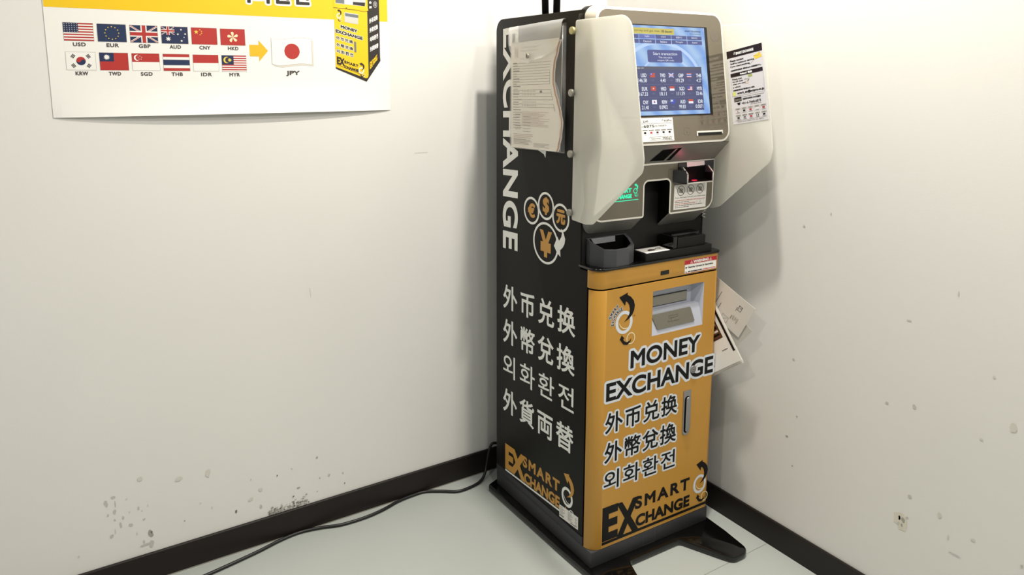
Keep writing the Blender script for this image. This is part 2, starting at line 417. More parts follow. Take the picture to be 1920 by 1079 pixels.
# ------------------------------------------------------------------ the room
STL = [(-1.4375, 0.2332, 0.0056, 0.0054, 1), (-1.4526, 0.2219, 0.0051, 0.0103, 1), (-1.4344, 0.2146, 0.002, 0.0094, 1), (-1.4371, 0.1966, 0.0048, 0.0064, 1), (-1.4508, 0.1924, 0.0028, 0.0044, 1), (-1.438, 0.1767, 0.0026, 0.0039, 1), (-1.4206, 0.1766, 0.0036, 0.0045, 1), (-1.3876, 0.1894, 0.0029, 0.005, 1), (-1.4064, 0.153, 0.0049, 0.006, 1), (-1.4268, 0.1601, 0.0028, 0.0084, 1), (-1.4387, 0.1478, 0.002, 0.0075, 0), (-1.4466, 0.1384, 0.0048, 0.0055, 1), (-1.3781, 0.1579, 0.0038, 0.0036, 1), (-1.4106, 0.2206, 0.0025, 0.003, 0), (-1.3677, 0.1899, 0.0025, 0.003, 0), (-1.4068, 0.1864, 0.0017, 0.0035, 0), (-1.3807, 0.1809, 0.0016, 0.0025, 1), (-1.3952, 0.1272, 0.0025, 0.0041, 0), (-1.3663, 0.1169, 0.0059, 0.0123, 2), (-1.3645, 0.1202, 0.0021, 0.0046, 3), (-1.382, 0.1017, 0.0029, 0.0051, 1), (-1.3783, 0.0925, 0.0148, 0.0041, 1), (-1.3655, 0.0904, 0.0064, 0.0102, 1), (-1.2526, 0.1583, 0.0028, 0.0031, 0), (-1.227, 0.1383, 0.0028, 0.0032, 0), (-1.2912, 0.124, 0.002, 0.0024, 2), (-1.1709, 0.1086, 0.0033, 0.0048, 3), (-1.5151, 0.1126, 0.003, 0.0029, 0), (-1.0657, 0.174, 0.0016, 0.003, 3), (-0.9599, 0.1939, 0.0034, 0.003, 2), (-0.9544, 0.1331, 0.002, 0.0026, 2), (-0.887, 0.0974, 0.0016, 0.0025, 3), (-0.9627, 0.0974, 0.0016, 0.0018, 2), (-1.0123, 0.1233, 0.0045, 0.003, 2), (-1.0822, 0.0892, 0.0039, 0.0038, 2), (-1.1102, 0.1024, 0.0034, 0.0075, 1), (-1.2967, 0.2362, 0.0085, 0.0069, 0), (-1.3793, 0.2618, 0.0064, 0.0068, 0), (-1.2307, 0.2313, 0.0079, 0.0122, 0), (-1.0276, 0.182, 0.002, 0.0022, 1), (-1.1312, 0.1834, 0.0019, 0.0021, 1), (-1.1088, 0.1485, 0.0067, 0.0053, 0), (-1.134, 0.1297, 0.0076, 0.0053, 0), (-0.9293, 0.1338, 0.0043, 0.0034, 1), (-0.8908, 0.1295, 0.0027, 0.0029, 1)]
STR = [(-1.0303, 0.2466, 0.0036, 0.0054, 2), (-1.0386, 0.2455, 0.005, 0.0076, 2), (-1.0293, 0.2324, 0.0036, 0.0046, 1), (-1.0368, 0.2326, 0.0028, 0.0046, 2), (-1.0467, 0.2554, 0.0035, 0.0037, 1), (-1.0345, 0.2409, 0.0185, 0.0244, 4), (-1.048, 0.3057, 0.0049, 0.0052, 1), (-1.0397, 0.508, 0.0055, 0.0051, 1), (-0.74, 0.5129, 0.0037, 0.0034, 1), (-0.7356, 0.3096, 0.0038, 0.0035, 2), (-0.7602, 0.3723, 0.0022, 0.0022, 2), (-0.7566, 0.2399, 0.0022, 0.0022, 2), (-1.1846, 0.6257, 0.0029, 0.0039, 0), (-1.227, 0.5393, 0.0066, 0.0131, 0), (-1.149, 0.228, 0.0137, 0.0015, 1), (-1.1326, 0.2588, 0.0019, 0.0058, 0), (-1.18, 0.2783, 0.0048, 0.0035, 0), (-1.112, 0.2968, 0.0045, 0.0087, 0), (-1.1045, 0.7722, 0.0012, 0.0067, 1), (-1.0123, 0.6903, 0.0083, 0.0012, 1), (-0.9802, 0.4939, 0.0037, 0.0038, 1), (-1.2685, 0.2747, 0.0028, 0.004, 1), (-1.1746, 0.4932, 0.0048, 0.0021, 0), (-0.7446, 0.8474, 0.0037, 0.0032, 1), (-0.8125, 0.8873, 0.0012, 0.0038, 2)]
def blob(b, u, v, ru, rv, m, h):
    k0 = random.random()*6; P = []
    for k in range(14):
        t = 2*math.pi*k/14; q = .72+.28*math.sin(2*t+k0)*random.random()+.2*random.random()
        P.append((u+ru*q*math.cos(t), v+rv*q*math.sin(t)))
    b.tris(P, m, h)
TH = .1
b = MB(); b.box(-4.5, TH, 0, TH, 0, 2.6, WALL); b.fr = lambda u, v, h: Vector((u, -h, v))
for i, (x, z, rx, rz, g) in enumerate(STL): blob(b, x, z, rx, rz, ST[g], .0003+.00002*i)
for i in range(150):     # rubbed grey patch above the baseboard
    t = random.random(); x = -1.092+.1*t+random.gauss(0, .004); z = .0715+abs(random.gauss(.0, .010))*(.6+.6*t)
    blob(b, x, z, .0018+.002*random.random(), .001+.0014*random.random(), ST[random.choice((1, 2, 2, 2, 3))], .0006+.00001*i)
b.line((-.96, .66), (-.958, .635), .0012, ST[1], .0003); b.line((-.66, .99), (-.62, .99), .0012, ST[1], .0003)
tag(b.build('wall_left'), 'white painted wall behind the machine carrying the poster', 'wall', kind='structure')
b = MB(); b.box(0, TH, -4.5, 0, 0, 2.6, WALL); b.fr = lambda u, v, h: Vector((-h, u, v))
for i, (y, z, ry, rz, g) in enumerate(STR): blob(b, y, z, ry, rz, ST[g], .0003+(.0001 if g != 4 else 0)+.00002*i)
tag(b.build('wall_right'), 'white painted wall to the right of the machine', 'wall', kind='structure')
b = MB(); b.box(-4.5, TH, -4.5, TH, -.1, 0, FLOOR)
for y in (-.7036, -1.6180): b.rect(-4.4, y-.0009, -.002, y+.0009, SEAM, .0002)
b.rect(-.9144-.0005, -2.5, -.9144+.0005, -1.62, SEAM, .0002)
tag(b.build('floor'), 'pale grey vinyl tile floor', 'floor', kind='structure')
HB = .0695
b = MB(); b.prism([(-.0005, 0), (-.008, 0), (-.008, .010), (-.0065, HB-.002), (-.005, HB), (-.0005, HB)], -4.4, -.0065, SKIRTB, fr=lambda u, v, h: Vector((h, u, v)))
b.box(-4.4, -.01, -.0092, -.008, 0, .0022, BASEEDGE)
tag(b.build('baseboard_left'), 'dark brown vinyl baseboard on the left wall', 'baseboard', kind='structure')
b = MB(); b.prism([(-.0005, 0), (-.008, 0), (-.008, .010), (-.0065, HB-.002), (-.005, HB), (-.0005, HB)], -4.4, -.0005, SKIRTB, fr=lambda u, v, h: Vector((u, h, v)))
tag(b.build('baseboard_right'), 'dark brown vinyl baseboard on the right wall', 'baseboard', kind='structure')

# ------------------------------------------------------------------ shared logo artwork (unit: metres on the door)
ARROW = [(0.0665, 0.689), (0.092, 0.6972), (0.0908, 0.6921), (0.1024, 0.6848), (0.111, 0.6747), (0.1145, 0.6625), (0.1128, 0.6512), (0.1077, 0.6418), (0.0989, 0.6331), (0.082, 0.6256), (0.0916, 0.6344), (0.0985, 0.6448), (0.0999, 0.6562), (0.0977, 0.6653), (0.0929, 0.6726), (0.0865, 0.6769), (0.0847, 0.6662)]
ARROW2 = [(0.0768, 0.5948), (0.0856, 0.5858), (0.0816, 0.5851), (0.0845, 0.5794), (0.0919, 0.5751), (0.1009, 0.5771), (0.1071, 0.5833), (0.1038, 0.5743), (0.094, 0.5681), (0.083, 0.5709), (0.0755, 0.5797), (0.0741, 0.5836), (0.0704, 0.5831)]
def logo(b, cu, cv, k, h, marr, mring, mring2=None, marr2=None, kx=None, lines=True):
    kx = kx or k
    T = lambda p: (cu+(p[0]-.0831)*kx, cv+(p[1]-.6257)*k)
    b.ring(cu, cv, .0259*kx, .0178*kx, mring, h, ry=.0283*k, riy=.0202*k)
    if lines:
        A_ = [(0.0667, 0.6290), (0.0688, 0.6225), (0.0725, 0.6165), (0.0785, 0.6112), (0.0860, 0.6086), (0.093, 0.6090), (0.1000, 0.6125)]
        B_ = [(0.093, 0.6113), (0.0862, 0.6110), (0.0792, 0.6134), (0.0737, 0.6182), (0.0700, 0.6235)]
        b.tris([T(p) for p in A_+B_], mring2 or mring, h+.0001)
    c = T((.1049, .5829)); b.ring(c[0], c[1], .0133*kx, .0108*kx, mring2 or mring, h+.0001, ry=.0146*k, riy=.0121*k)
    b.tris([T(p) for p in ARROW], marr, h+.00025); b.tris([T(p) for p in ARROW2], marr2 or marr, h+.00025)

# ------------------------------------------------------------------ the wall poster
PX0, PX1, PZ0, PZ1 = -1.4825, -.7268, 1.1074, 1.80
def pdef(u, v):
    t = (u-PX0)/(PX1-PX0); q = min(1, max(0, (1.192-v)/(1.192-PZ0)))
    return .0012 + .013*q*q*max(0, math.sin(math.pi*min(1, max(0, t))))**.7
b = MB(); b.fr = lambda u, v, h: Vector((u, -(pdef(u, v)+h), v))
b.rect(PX0, PZ0, PX1, PZ1, PW, 0, 48, 46); b.rect(PX0, PZ0, PX1, PZ1, PW, -.0004, 48, 46)
b.rect(-1.4812, 1.3331, -.7295, 1.795, PY_, .0002, 8, 6)
H1, H2, H3 = .0004, .0006, .0008
def flag_union(b, u0, v0, u1, v1, h):
    w, g = u1-u0, v1-v0
    b.rect(u0, v0, u1, v1, PN, h)
    def clipline(p, q, t, m, hh):   # diagonal strip kept inside the flag
        d = Vector((q[0]-p[0], q[1]-p[1])).normalized(); n = Vector((-d.y, d.x))*t/2
        b.poly([(p[0], p[1]+abs(n.y)*.9), (p[0]+abs(n.x)*.9*(1 if q[0] > p[0] else -1), p[1]), (q[0], q[1]-abs(n.y)*.9), (q[0]-abs(n.x)*.9*(1 if q[0] > p[0] else -1), q[1])] if q[1] > p[1] else
               [(p[0], p[1]-abs(n.y)*.9), (p[0]+abs(n.x)*.9, p[1]), (q[0], q[1]+abs(n.y)*.9), (q[0]-abs(n.x)*.9, q[1])], m, hh)
    for p, q in (((u0, v0), (u1, v1)), ((u0, v1), (u1, v0))):
        j = .00002 if p[1] == v1 else 0; clipline(p, q, g*.2, WHT_P, h+.0001+j); clipline(p, q, g*.08, PR, h+.00014+j)
    cu, cv = (u0+u1)/2, (v0+v1)/2
    b.rect(u0, cv-g*.165, u1, cv+g*.165, WHT_P, h+.0002); b.rect(cu-g*.165, v0, cu+g*.165, v1, WHT_P, h+.00022)
    b.rect(u0, cv-g*.1, u1, cv+g*.1, PR, h+.00025); b.rect(cu-g*.1, v0, cu+g*.1, v1, PR, h+.0003)
WHT_P = PW
def crescent(b, u, v, r, ri, du, m, h, n=24):
    # outer circle minus inner circle shifted right by du
    P = []
    x = (r*r-ri*ri+du*du)/(2*du); y = math.sqrt(max(1e-12, r*r-x*x)); a0 = math.atan2(y, x); a1 = math.atan2(y, x-du)
    for k in range(n+1): t = a0+(2*math.pi-2*a0)*k/n; P.append((u+r*math.cos(t), v+r*math.sin(t)))
    for k in range(1, n): t = (2*math.pi-a1)-(2*math.pi-2*a1)*k/n; P.append((u+du+ri*math.cos(t), v+ri*math.sin(t)))
    b.tris(P, m, h)
def flag(b, code, u0, v0, u1, v1, h, out=True):
    w, g = u1-u0, v1-v0; cu, cv = (u0+u1)/2, (v0+v1)/2
    if out: b.rect(u0-.0005, v0-.0005, u1+.0005, v1+.0005, PG, h-.0001)
    if code == 'USD':
        for k in range(13): b.rect(u0, v1-g*(k+1)/13, u1, v1-g*k/13, PR if k % 2 == 0 else WHT_P, h)
        b.rect(u0, v1-g*7/13, u0+w*.5, v1, PN, h+.0001)
        for j in range(5):
            for i in range(6): b.star(u0+w*.5*(i+.5)/6, v1-g*7/13*(j+.5)/5, g*.03, WHT_P, h+.0002)
    elif code == 'EUR':
        b.rect(u0, v0, u1, v1, PB, h)
        for k in range(12): b.star(cu+g*.36*math.cos(k*math.pi/6), cv+g*.36*math.sin(k*math.pi/6), g*.048, PYS, h+.0001)
    elif code == 'GBP': flag_union(b, u0, v0, u1, v1, h)
    elif code == 'AUD':
        b.rect(u0, v0, u1, v1, PN, h); flag_union(b, u0, cv, cu, v1, h+.0001)
        b.star(u0+w*.25, v0+g*.27, g*.16, WHT_P, h+.0001, n=7)
        for x, y, r in ((.75, .84, .07), (.62, .56, .07), (.9, .58, .07), (.85, .38, .04), (.75, .17, .08)): b.star(u0+w*x, v0+g*y, g*r, WHT_P, h+.0001, n=7)
    elif code == 'CNY':
        b.rect(u0, v0, u1, v1, PR, h); b.star(u0+w*.19, v0+g*.74, g*.14, PYS, h+.0001)
        for x, y in ((.34, .88), (.40, .79), (.40, .67), (.34, .58)): b.star(u0+w*x, v0+g*y, g*.05, PYS, h+.0001)
    elif code == 'HKD':
        b.rect(u0, v0, u1, v1, PR, h)
        for k in range(5):
            t = R(90+72*k); d = (math.cos(t), math.sin(t)); n = (-d[1], d[0]); r = g*.34
            b.poly([(cu, cv), (cu+d[0]*r*.45+n[0]*r*.22, cv+d[1]*r*.45+n[1]*r*.22), (cu+d[0]*r*.85+n[0]*r*.34, cv+d[1]*r*.85+n[1]*r*.34), (cu+d[0]*r+n[0]*r*.05, cv+d[1]*r+n[1]*r*.05), (cu+d[0]*r*.8-n[0]*r*.2, cv+d[1]*r*.8-n[1]*r*.2), (cu+d[0]*r*.4-n[0]*r*.15, cv+d[1]*r*.4-n[1]*r*.15)], CREAM, h+.0001)
    elif code == 'KRW':
        b.rect(u0, v0, u1, v1, WHT_P, h); r = g*.24
        b.disc(cu, cv, r, PR, h+.0001)
        P = [(cu+r*math.cos(R(t)), cv+r*math.sin(R(t))) for t in range(160, 341, 12)]
        P += [(cu+r*.5*math.cos(R(-20))+r*.5*math.cos(R(t)), cv+r*.5*math.sin(R(-20))+r*.5*math.sin(R(t))) for t in range(-8, 161, 14)]
        P += [(cu-r*.5*math.cos(R(-20))+r*.5*math.cos(R(t)), cv-r*.5*math.sin(R(-20))+r*.5*math.sin(R(t))) for t in range(-32, -190, -14)]
        b.tris(P, PB, h+.0002)
        for sx, sy in ((-1, 1), (1, 1), (-1, -1), (1, -1)):
            x, y = cu+sx*w*.26, cv+sy*g*.27; d = Vector((sx*w*.26, sy*g*.27)).normalized(); n = Vector((-d.y, d.x))
            for q in (-1, 0, 1):
                c = Vector((x, y))+d*q*g*.062; b.line(tuple(c-n*g*.11), tuple(c+n*g*.11), g*.045, PK, h+.0001)
    elif code == 'TWD':
        b.rect(u0, v0, u1, v1, PR, h); b.rect(u0, cv, cu, v1, PN, h+.0001)
        b.star(u0+w*.25, v0+g*.75, g*.17, WHT_P, h+.0002, n=12, ri=.6); b.disc(u0+w*.25, v0+g*.75, g*.085, WHT_P, h+.0003)
    elif code == 'SGD':
        b.rect(u0, v0, u1, cv, WHT_P, h); b.rect(u0, cv, u1, v1, PR, h)
        crescent(b, u0+w*.19, v0+g*.75, g*.18, g*.16, g*.07, WHT_P, h+.0001)
        for k in range(5): t = R(90+72*k); b.star(u0+w*.29+g*.1*math.cos(t), v0+g*.75+g*.1*math.sin(t), g*.035, WHT_P, h+.0001)
    elif code == 'THB':
        for y0, y1, m in ((0, 1/6, PR), (1/6, 1/3, WHT_P), (1/3, 2/3, PB), (2/3, 5/6, WHT_P), (5/6, 1, PR)): b.rect(u0, v0+g*y0, u1, v0+g*y1, m, h)
    elif code == 'IDR':
        b.rect(u0, v0, u1, cv, WHT_P, h); b.rect(u0, cv, u1, v1, PR, h)
    elif code == 'MYR':
        for k in range(14): b.rect(u0, v1-g*(k+1)/14, u1, v1-g*k/14, PR if k % 2 == 0 else WHT_P, h)
        b.rect(u0, v1-g*8/14, u0+w*.48, v1, PN, h+.0001)
        crescent(b, u0+w*.2, v1-g*.285, g*.2, g*.17, g*.075, PYS, h+.0002); b.star(u0+w*.32, v1-g*.285, g*.13, PYS, h+.0002, n=14, ri=.5)
for row, (codes, z1) in enumerate(((('USD', 'EUR', 'GBP', 'AUD', 'CNY', 'HKD'), 1.3030), (('KRW', 'TWD', 'SGD', 'THB', 'IDR', 'MYR'), 1.2431))):
    for i, cde in enumerate(codes):
        u0 = -1.4504+.06178*i; z = z1-.00035*i
        flag(b, cde, u0, z-.0364, u0+.0541, z, .0004)
        b.text(cde, (u0+.015, z-.0479, u0+.0385, z-.0398), PL, H1, bold=.0004, fit='stretch', sp=1.1)
b.tris([(-1.0783, 1.2668), (-1.0570, 1.2668), (-1.0570, 1.2777), (-1.0357, 1.2534), (-1.0570, 1.2288), (-1.0570, 1.2404), (-1.0783, 1.2404)], PAR, H1)
jf = [(-1.0274, 1.2832), (-1.016, 1.2808), (-1.0065, 1.2806), (-.990, 1.2822), (-.975, 1.2848), (-.9607, 1.2859), (-.945, 1.2855), (-.9310, 1.2839), (-.9310, 1.2226), (-.945, 1.2243), (-.9607, 1.2246), (-.975, 1.2235), (-.990, 1.2210), (-1.0065, 1.2194), (-1.016, 1.2200), (-1.0274, 1.2228)]
b.tris([(u+.0045, v-.0040) for u, v in jf], PSH, H1); b.tris([(-.9793+(u+.9793)*1.012, 1.2532+(v-1.2532)*1.016) for u, v in jf], PG, H1+.00012); b.tris(jf, WHT_P, H1+.00024)
b.disc(-.9790, 1.2534, .0185, PR, H1+.00036)
b.text('JPY', (-.9955, 1.1942, -.9625, 1.2073), PL, H1, bold=.0008)
b.text('외화환전', (-1.1090, 1.3620, -.9312, 1.4120), PK, H2, bold=.0020, out=.0042, mout=PW, sp=1.06, slope=.004)
b.text('兑换', (-1.208, 1.3700, -1.120, 1.4170), PK, H2, bold=.0020, out=.0042, mout=PW); b.text('外币', (-1.312, 1.3700, -1.224, 1.4170), PK, H2, bold=.0020, out=.0042, mout=PW)
# printed picture of the machine on the poster
b.tris([(-.7845, 1.66), (-.7505, 1.66), (-.7523, 1.2442), (-.7515, 1.2341), (-.7909, 1.1808), (-.8713, 1.2131), (-.8713, 1.225), (-.7851, 1.2)], PK, H1)
b.tris([(-.8722, 1.3620), (-.7813, 1.3578), (-.7826, 1.3660), (-.7826, 1.405), (-.8722, 1.405)], PY_, H2)
b.tris([(-.8710, 1.3600), (-.7842, 1.3560), (-.7851, 1.200), (-.7858, 1.1945), (-.7880, 1.1905), (-.7920, 1.1893), (-.8711, 1.2175)], PY_, H2)
b.tris([(-.8662, 1.372), (-.7895, 1.3685), (-.7880, 1.3785), (-.7870, 1.60), (-.8680, 1.60)], PLG, H2+.0001)
b.tris([(-.8656, 1.3735), (-.8442, 1.3722), (-.8439, 1.3816), (-.8662, 1.381)], PGR, H3); b.tris([(-.8216, 1.3713), (-.7904, 1.3690), (-.7891, 1.3778), (-.8214, 1.3780)], PK, H3)
b.rect(-.8410, 1.3712, -.8225, 1.383, PW, H3); b.rect(-.8655, 1.40, -.792, 1.59, PGR, H3)
b.pline([(-.8729, 1.3620), (-.8200, 1.3590), (-.7960, 1.3555), (-.7835, 1.3560)], .0008, PK, H3); b.rect(-.8412, 1.3612, -.8367, 1.3630, PK, H3)
b.tris([(-.8445, 1.3520), (-.8083, 1.3486), (-.8095, 1.3235), (-.8447, 1.3282)], PLG, H3); b.tris([(-.8428, 1.3500), (-.8083, 1.3462), (-.8085, 1.3392), (-.8425, 1.3428)], PGR, H3+.0001); b.tris([(-.8418, 1.3390), (-.8105, 1.3355), (-.8110, 1.3260), (-.8420, 1.3300)], PTP, H3+.0001)
sl = -.245
b.text('MONEY', (-.8555, 1.3130, -.8120, 1.3212), PK, H3, bold=.0007, out=.0009, mout=PW, slope=sl)
b.text('EXCHANGE', (-.8687, 1.3018, -.7985, 1.3102), PK, H3, bold=.0007, out=.0009, mout=PW, slope=sl)
for t, z in (('外币兑换', 1.2852), ('外幣兌換', 1.2684), ('외화환전', 1.2528)): b.text(t, (-.8680, z, -.8245, z+.0088), PK, H3, bold=.0003, out=.0008, mout=PW, sp=1.25, slope=-.24)
b.tris([(-.8215, 1.2812), (-.8163, 1.2804), (-.8161, 1.2545), (-.8185, 1.2535), (-.8213, 1.2548)], PGR, H3)
b.text('EX', (-.8680, 1.2250, -.8480, 1.2440), PK, H3, bold=.0012, slope=-.3)
b.text('SMART', (-.8492, 1.2268, -.8118, 1.2346), PK, H3, bold=.0006, slope=-.3, sp=1.15); b.text('CHANGE', (-.8488, 1.2150, -.8116, 1.2222), PK, H3, bold=.0006, slope=-.29)
b.line((-.8678, 1.2235), (-.7968, 1.1960), .001, PK, H3)
logo(b, -.8590, 1.3420, .23, H3, PK, PW); logo(b, -.8045, 1.2090, .28, H3, PK, PW)
for t, z in (('外币兑换', 1.3262), ('外幣兌換', 1.3030), ('외화환전', 1.2800), ('外貨両替', 1.2560)): b.text(t, (-.7795, z, -.7565, z+.0120), PW, H2, bold=.0003, slope=.50)
b.text('EX', (-.7812, 1.2120, -.7735, 1.2290), PY_, H2, bold=.0005, slope=1.0); b.text('SMART', (-.7735, 1.2290, -.7600, 1.2360), PY_, H2, bold=.0003, slope=1.1); b.text('CHANGE', (-.7735, 1.2215, -.7600, 1.2280), PY_, H2, bold=.0003, slope=1.15)
b.ring(-.7625, 1.3745, .0050, .0043, PW, H2, ry=.0075, riy=.0067); b.text('¥', (-.764, 1.370, -.761, 1.379), PW, H2, bold=.0002)
b.text('E', (-.7780, 1.3640, -.7725, 1.3700), PW, H2, bold=.0006, xf=lambda u, v: (-.7752+(v-1.367), 1.367-(u+.7752)+.2*(v-1.367))); b.text('G', (-.7780, 1.3760, -.7725, 1.3820), PW, H2, bold=.0006, xf=lambda u, v: (-.7752+(v-1.379), 1.379-(u+.7752)))
tag(b.build('wall_poster'), 'white and yellow poster of currency flags taped on the left wall', 'poster')

# ------------------------------------------------------------------ the exchange machine
K = tag(empty('money_exchange_machine', (KX, KY, 0), KYAW), 'tall black and yellow currency exchange machine standing in the corner', 'machine')
W = .392
fS = lambda a0: (lambda u, v, h: Vector((a0-h, -u, v)))         # left faces: u = -depth
fF = lambda b0: (lambda u, v, h: Vector((u, b0-h, v)))          # front faces
XYZ = lambda u, v, h: Vector((u, v, h))
# foot plate
b = MB()
b.prism(roundpoly([(-.028, .455), (-.020, .10), (-.014, -.06), (-.008, -.152), (.046, -.152), (.066, -.127), (.101, -.026), (.268, -.026), (.316, -.127), (.330, -.152), (.388, -.152), (.399, -.06), (.406, .10), (.412, .455), (.36, .475), (.02, .475)], [.014, 0, 0, .022, .02, 0, .014, .014, 0, .022, .028, 0, 0, .014, .01, .01]), .0005, .0175, GLOSSB, fr=XYZ)
b.bevel(.004, 2); b.build('foot_plate', K, smooth=35)
# skirt
b = MB(); b.prism(rrect(0, 0, .392, .452, .003, 2), .0175, .0578, DGREY, fr=XYZ); b.prism([(0, .0365), (.392, .0365), (.392, .452), (0, .452)], .0575, .0790, DGREY, fr=XYZ)
b.bevel(.0012, 2)
b.fr = fF(0)
b.frame(.165, .019, .206, .0565, .0016, CUPG, .0004)
b.build('plinth', K, smooth=35)
# tower body
b = MB(); b.prism(roundpoly([(.066, .750), (.452, .069), (.452, 1.343), (.066, 1.343)][:0] or [(.036, .080), (.452, .080), (.452, 1.343), (.064, 1.343), (.064, .752), (.036, .752)], [0, .002, .032, 0, 0, 0]), .0035, .3885, SHELL, fr=lambda u, v, h: Vector((h, u, v)))
b.bevel(.0025, 2)
b.build('tower_body', K, smooth=35)
# collar behind the screen housing
b = MB(); b.prism(rrect(-.002, 1.0, .394, 1.3525, .028, 8, rs=(.002, .002, .028, .028)), -.086, -.064, SHELL, fr=fF(0)); b.bevel(.003, 2)
b.build('collar', K, smooth=35)
# right side panel
b = MB(); b.prism(roundpoly([(.036, .080), (.452, .080), (.452, 1.343), (.064, 1.343), (.064, .752), (.036, .752)], [0, .002, .032, 0, 0, 0]), .3885, .392, BLK, fr=lambda u, v, h: Vector((h, u, v)))
b.build('side_panel', K, smooth=35)
# left side panel with its lettering
b = MB(); b.prism(roundpoly([(-.452, .0800), (-.036, .0830), (-.036, .752), (-.064, .752), (-.064, 1.343), (-.452, 1.343)], [.002, 0, 0, 0, 0, .032], 10), -.0035, .0, BLK, fr=fS(0)); b.bevel(.0012, 2)
b.fr = fS(0); h = .0004
vt = lambda u, v: (u, v)
def rot90(uL, vT):     # text reading downwards, letter tops to the right
    return lambda u, v: (uL+v, vT-u+.05*v)
b.text('EXCHANGE', (0, 0, .5850, .0775), WHT, h, bold=.0032, xf=rot90(-.4168, 1.3175), sp=1.05)
b.ring(-.274, .8575, .0362, .0300, WHT, h, ry=.0355, riy=.0295); b.ring(-.2088, .8790, .0352, .0292, WHT, h, ry=.0350, riy=.0292); b.ring(-.1448, .8597, .0357, .0297, WHT, h, ry=.0350, riy=.0290)
b.ring(-.2085, .7850, .0563, .0500, WHT, h, ry=.0532, riy=.0472)
b.text('€', (-.2905, .8395, -.2570, .8770), ORG, h, bold=.0022); b.text('$', (-.2225, .8570, -.1945, .9010), ORG, h, bold=.0020); b.text('元', (-.1630, .8440, -.1260, .8800), ORG, h, bold=.0022); b.text('¥', (-.2330, .7490, -.1830, .8170), ORG, h, bold=.0035)
b.tris([(-.1424, .8339), (-.1339, .8296), (-.1247, .8110), (-.1275, .7980), (-.1345, .7885), (-.1450, .7800), (-.1432, .7634), (-.1559, .7700), (-.1636, .7770), (-.1714, .7860), (-.1570, .8117), (-.1500, .8021), (-.1405, .8140), (-.1385, .8240)], WHT, h+.0002)
for t, z0, z1 in (('外币兑换', .5625, .6315), ('外幣兌換', .4635, .5335), ('외화환전', .3680, .4330), ('外貨両替', .2600, .3310)):
    b.text(t, (-.4140, z0, -.0790, z1), WHT, h, bold=.0014 if '환' not in t else .0006, sp=1.28, slope=.045)
b.text('EX', (-.4016, .0892, -.2985, .1652), ORG, h+.0002, bold=.0050, slope=.055, sp=.86); b.text('SMART', (-.3085, .1385, -.1335, .1710), ORG, h, bold=.0018, sp=1.25, slope=.055); b.text('CHANGE', (-.3005, .0945, -.1320, .1262), ORG, h, bold=.0018, slope=.062)
b.line((-.4016, .0843), (-.1000, .1020), .0052, WHT, h); logo(b, -.1005, .1535, .92, h, ORG, WHT)
# half hidden swirl under the document pouch
b.tris([(-.2500, 1.0135), (-.2140, 1.0120), (-.2135, 1.0010), (-.2260, 1.0085)][:0] or [(-.2500, 1.0160), (-.2110, 1.0160), (-.2130, .9985), (-.2200, 1.0070)], WHT, h)
b.ring(-.205, 1.135, .052, .036, WHT, h, ry=.060, riy=.044)
P_ = b.build('side_panel', K, smooth=35); P_['label'] = 'panel with white and orange lettering'
b = MB(); b.prism([(-.1325, .0850), (-.0528, .0905), (-.0530, .1240), (-.1327, .1180)], .0004, .0008, PAPER, fr=fS(0)); b.fr = fS(0)
for i in range(7):
    z = .1145-.0035*i
    for j in range(2): b.line((-.130+.034*j, z+.0028*j), (-.130+.034*j+random.uniform(.012, .024), z+.0028*j+.0012), .0011, INK, .001)
for i in range(3): b.ring(-.0615, .1135-.0085*i, .003, .0020, INK, .001, n=12)
b.line((-.085, .0925), (-.058, .0945), .0018, BLKP, .001); b.line((-.131, .0905), (-.112, .0918), .0018, BLKP, .001)
b.build('rating_label', P_)
# upper fascia and door share the rounded front plan
def plan(off=0, back=.036): return rrect(off, off, W-off, back, .03, 8, rs=(.030-off, .012-off, 0, 0))
b = MB(); b.prism(plan(), .7140, .7570, YEL, fr=XYZ); b.bevel(.0012, 2)
FA = b.build('fascia', K, smooth=35)
b = MB(); b.prism(rrect(.1927, .7242, .2200, .7345, .0015, 2), -.001, .0006, BEZ, fr=fF(0)); b.frame; b.build('sensor_window', FA)
b = MB(); b.prism(rrect(.2705, .7172, .3805, .7505, .001, 2), .0002, .0006, PAPER, fr=fF(0)); b.fr = fF(0)
b.rect(.2708, .7395, .3802, .7502, REDP, .0008)
b.text('WARNING', (.2995, .7412, .3520, .7487), WHT, .001, bold=.0006)
for u in (.2935, .3590):
    b.tris([(u-.0045, .7412), (u+.0045, .7412), (u, .7487)], WHT, .001); b.tris([(u-.003, .7421), (u+.003, .7421), (u, .7473)], REDP, .0012); b.rect(u-.0005, .7425, u+.0005, .7455, WHT, .0013)
b.text('Security Camera in Operation', (.2830, .7292, .3680, .7345), BLKP, .001, bold=.0003); b.text('GPS TRACKING SYSTEM', (.2820, .7192, .3300, .7228), BLKP, .001, bold=.0003); b.text('OPERATION', (.3320, .7194, .3770, .7230), REDP, .001, bold=.0002)
b.disc(.2755, .7318, .0022, BLKP, .001); b.rect(.2745, .7312, .2795, .7328, BLKP, .001); b.ring(.2752, .7212, .0022, .0016, BLKP, .001); b.line((.2760, .7202), (.2795, .7190), .0010, BLKP, .001)
b.frame(.2705, .7172, .3805, .7505, .0007, REDP, .0009)
b.build('warning_sticker', FA)
b = MB(); b.prism(plan(.003), .7090, .7150, VOID, fr=XYZ); b.build('shadow_gap', K)
# the yellow door, its recess cut out
b = MB(); pl = plan(back=.0305); RC = (.1710, .5750, .3410, .6872)
b.prism(pl, .0585, .7100, YEL, fr=XYZ)
b.bevel(.0012, 2)
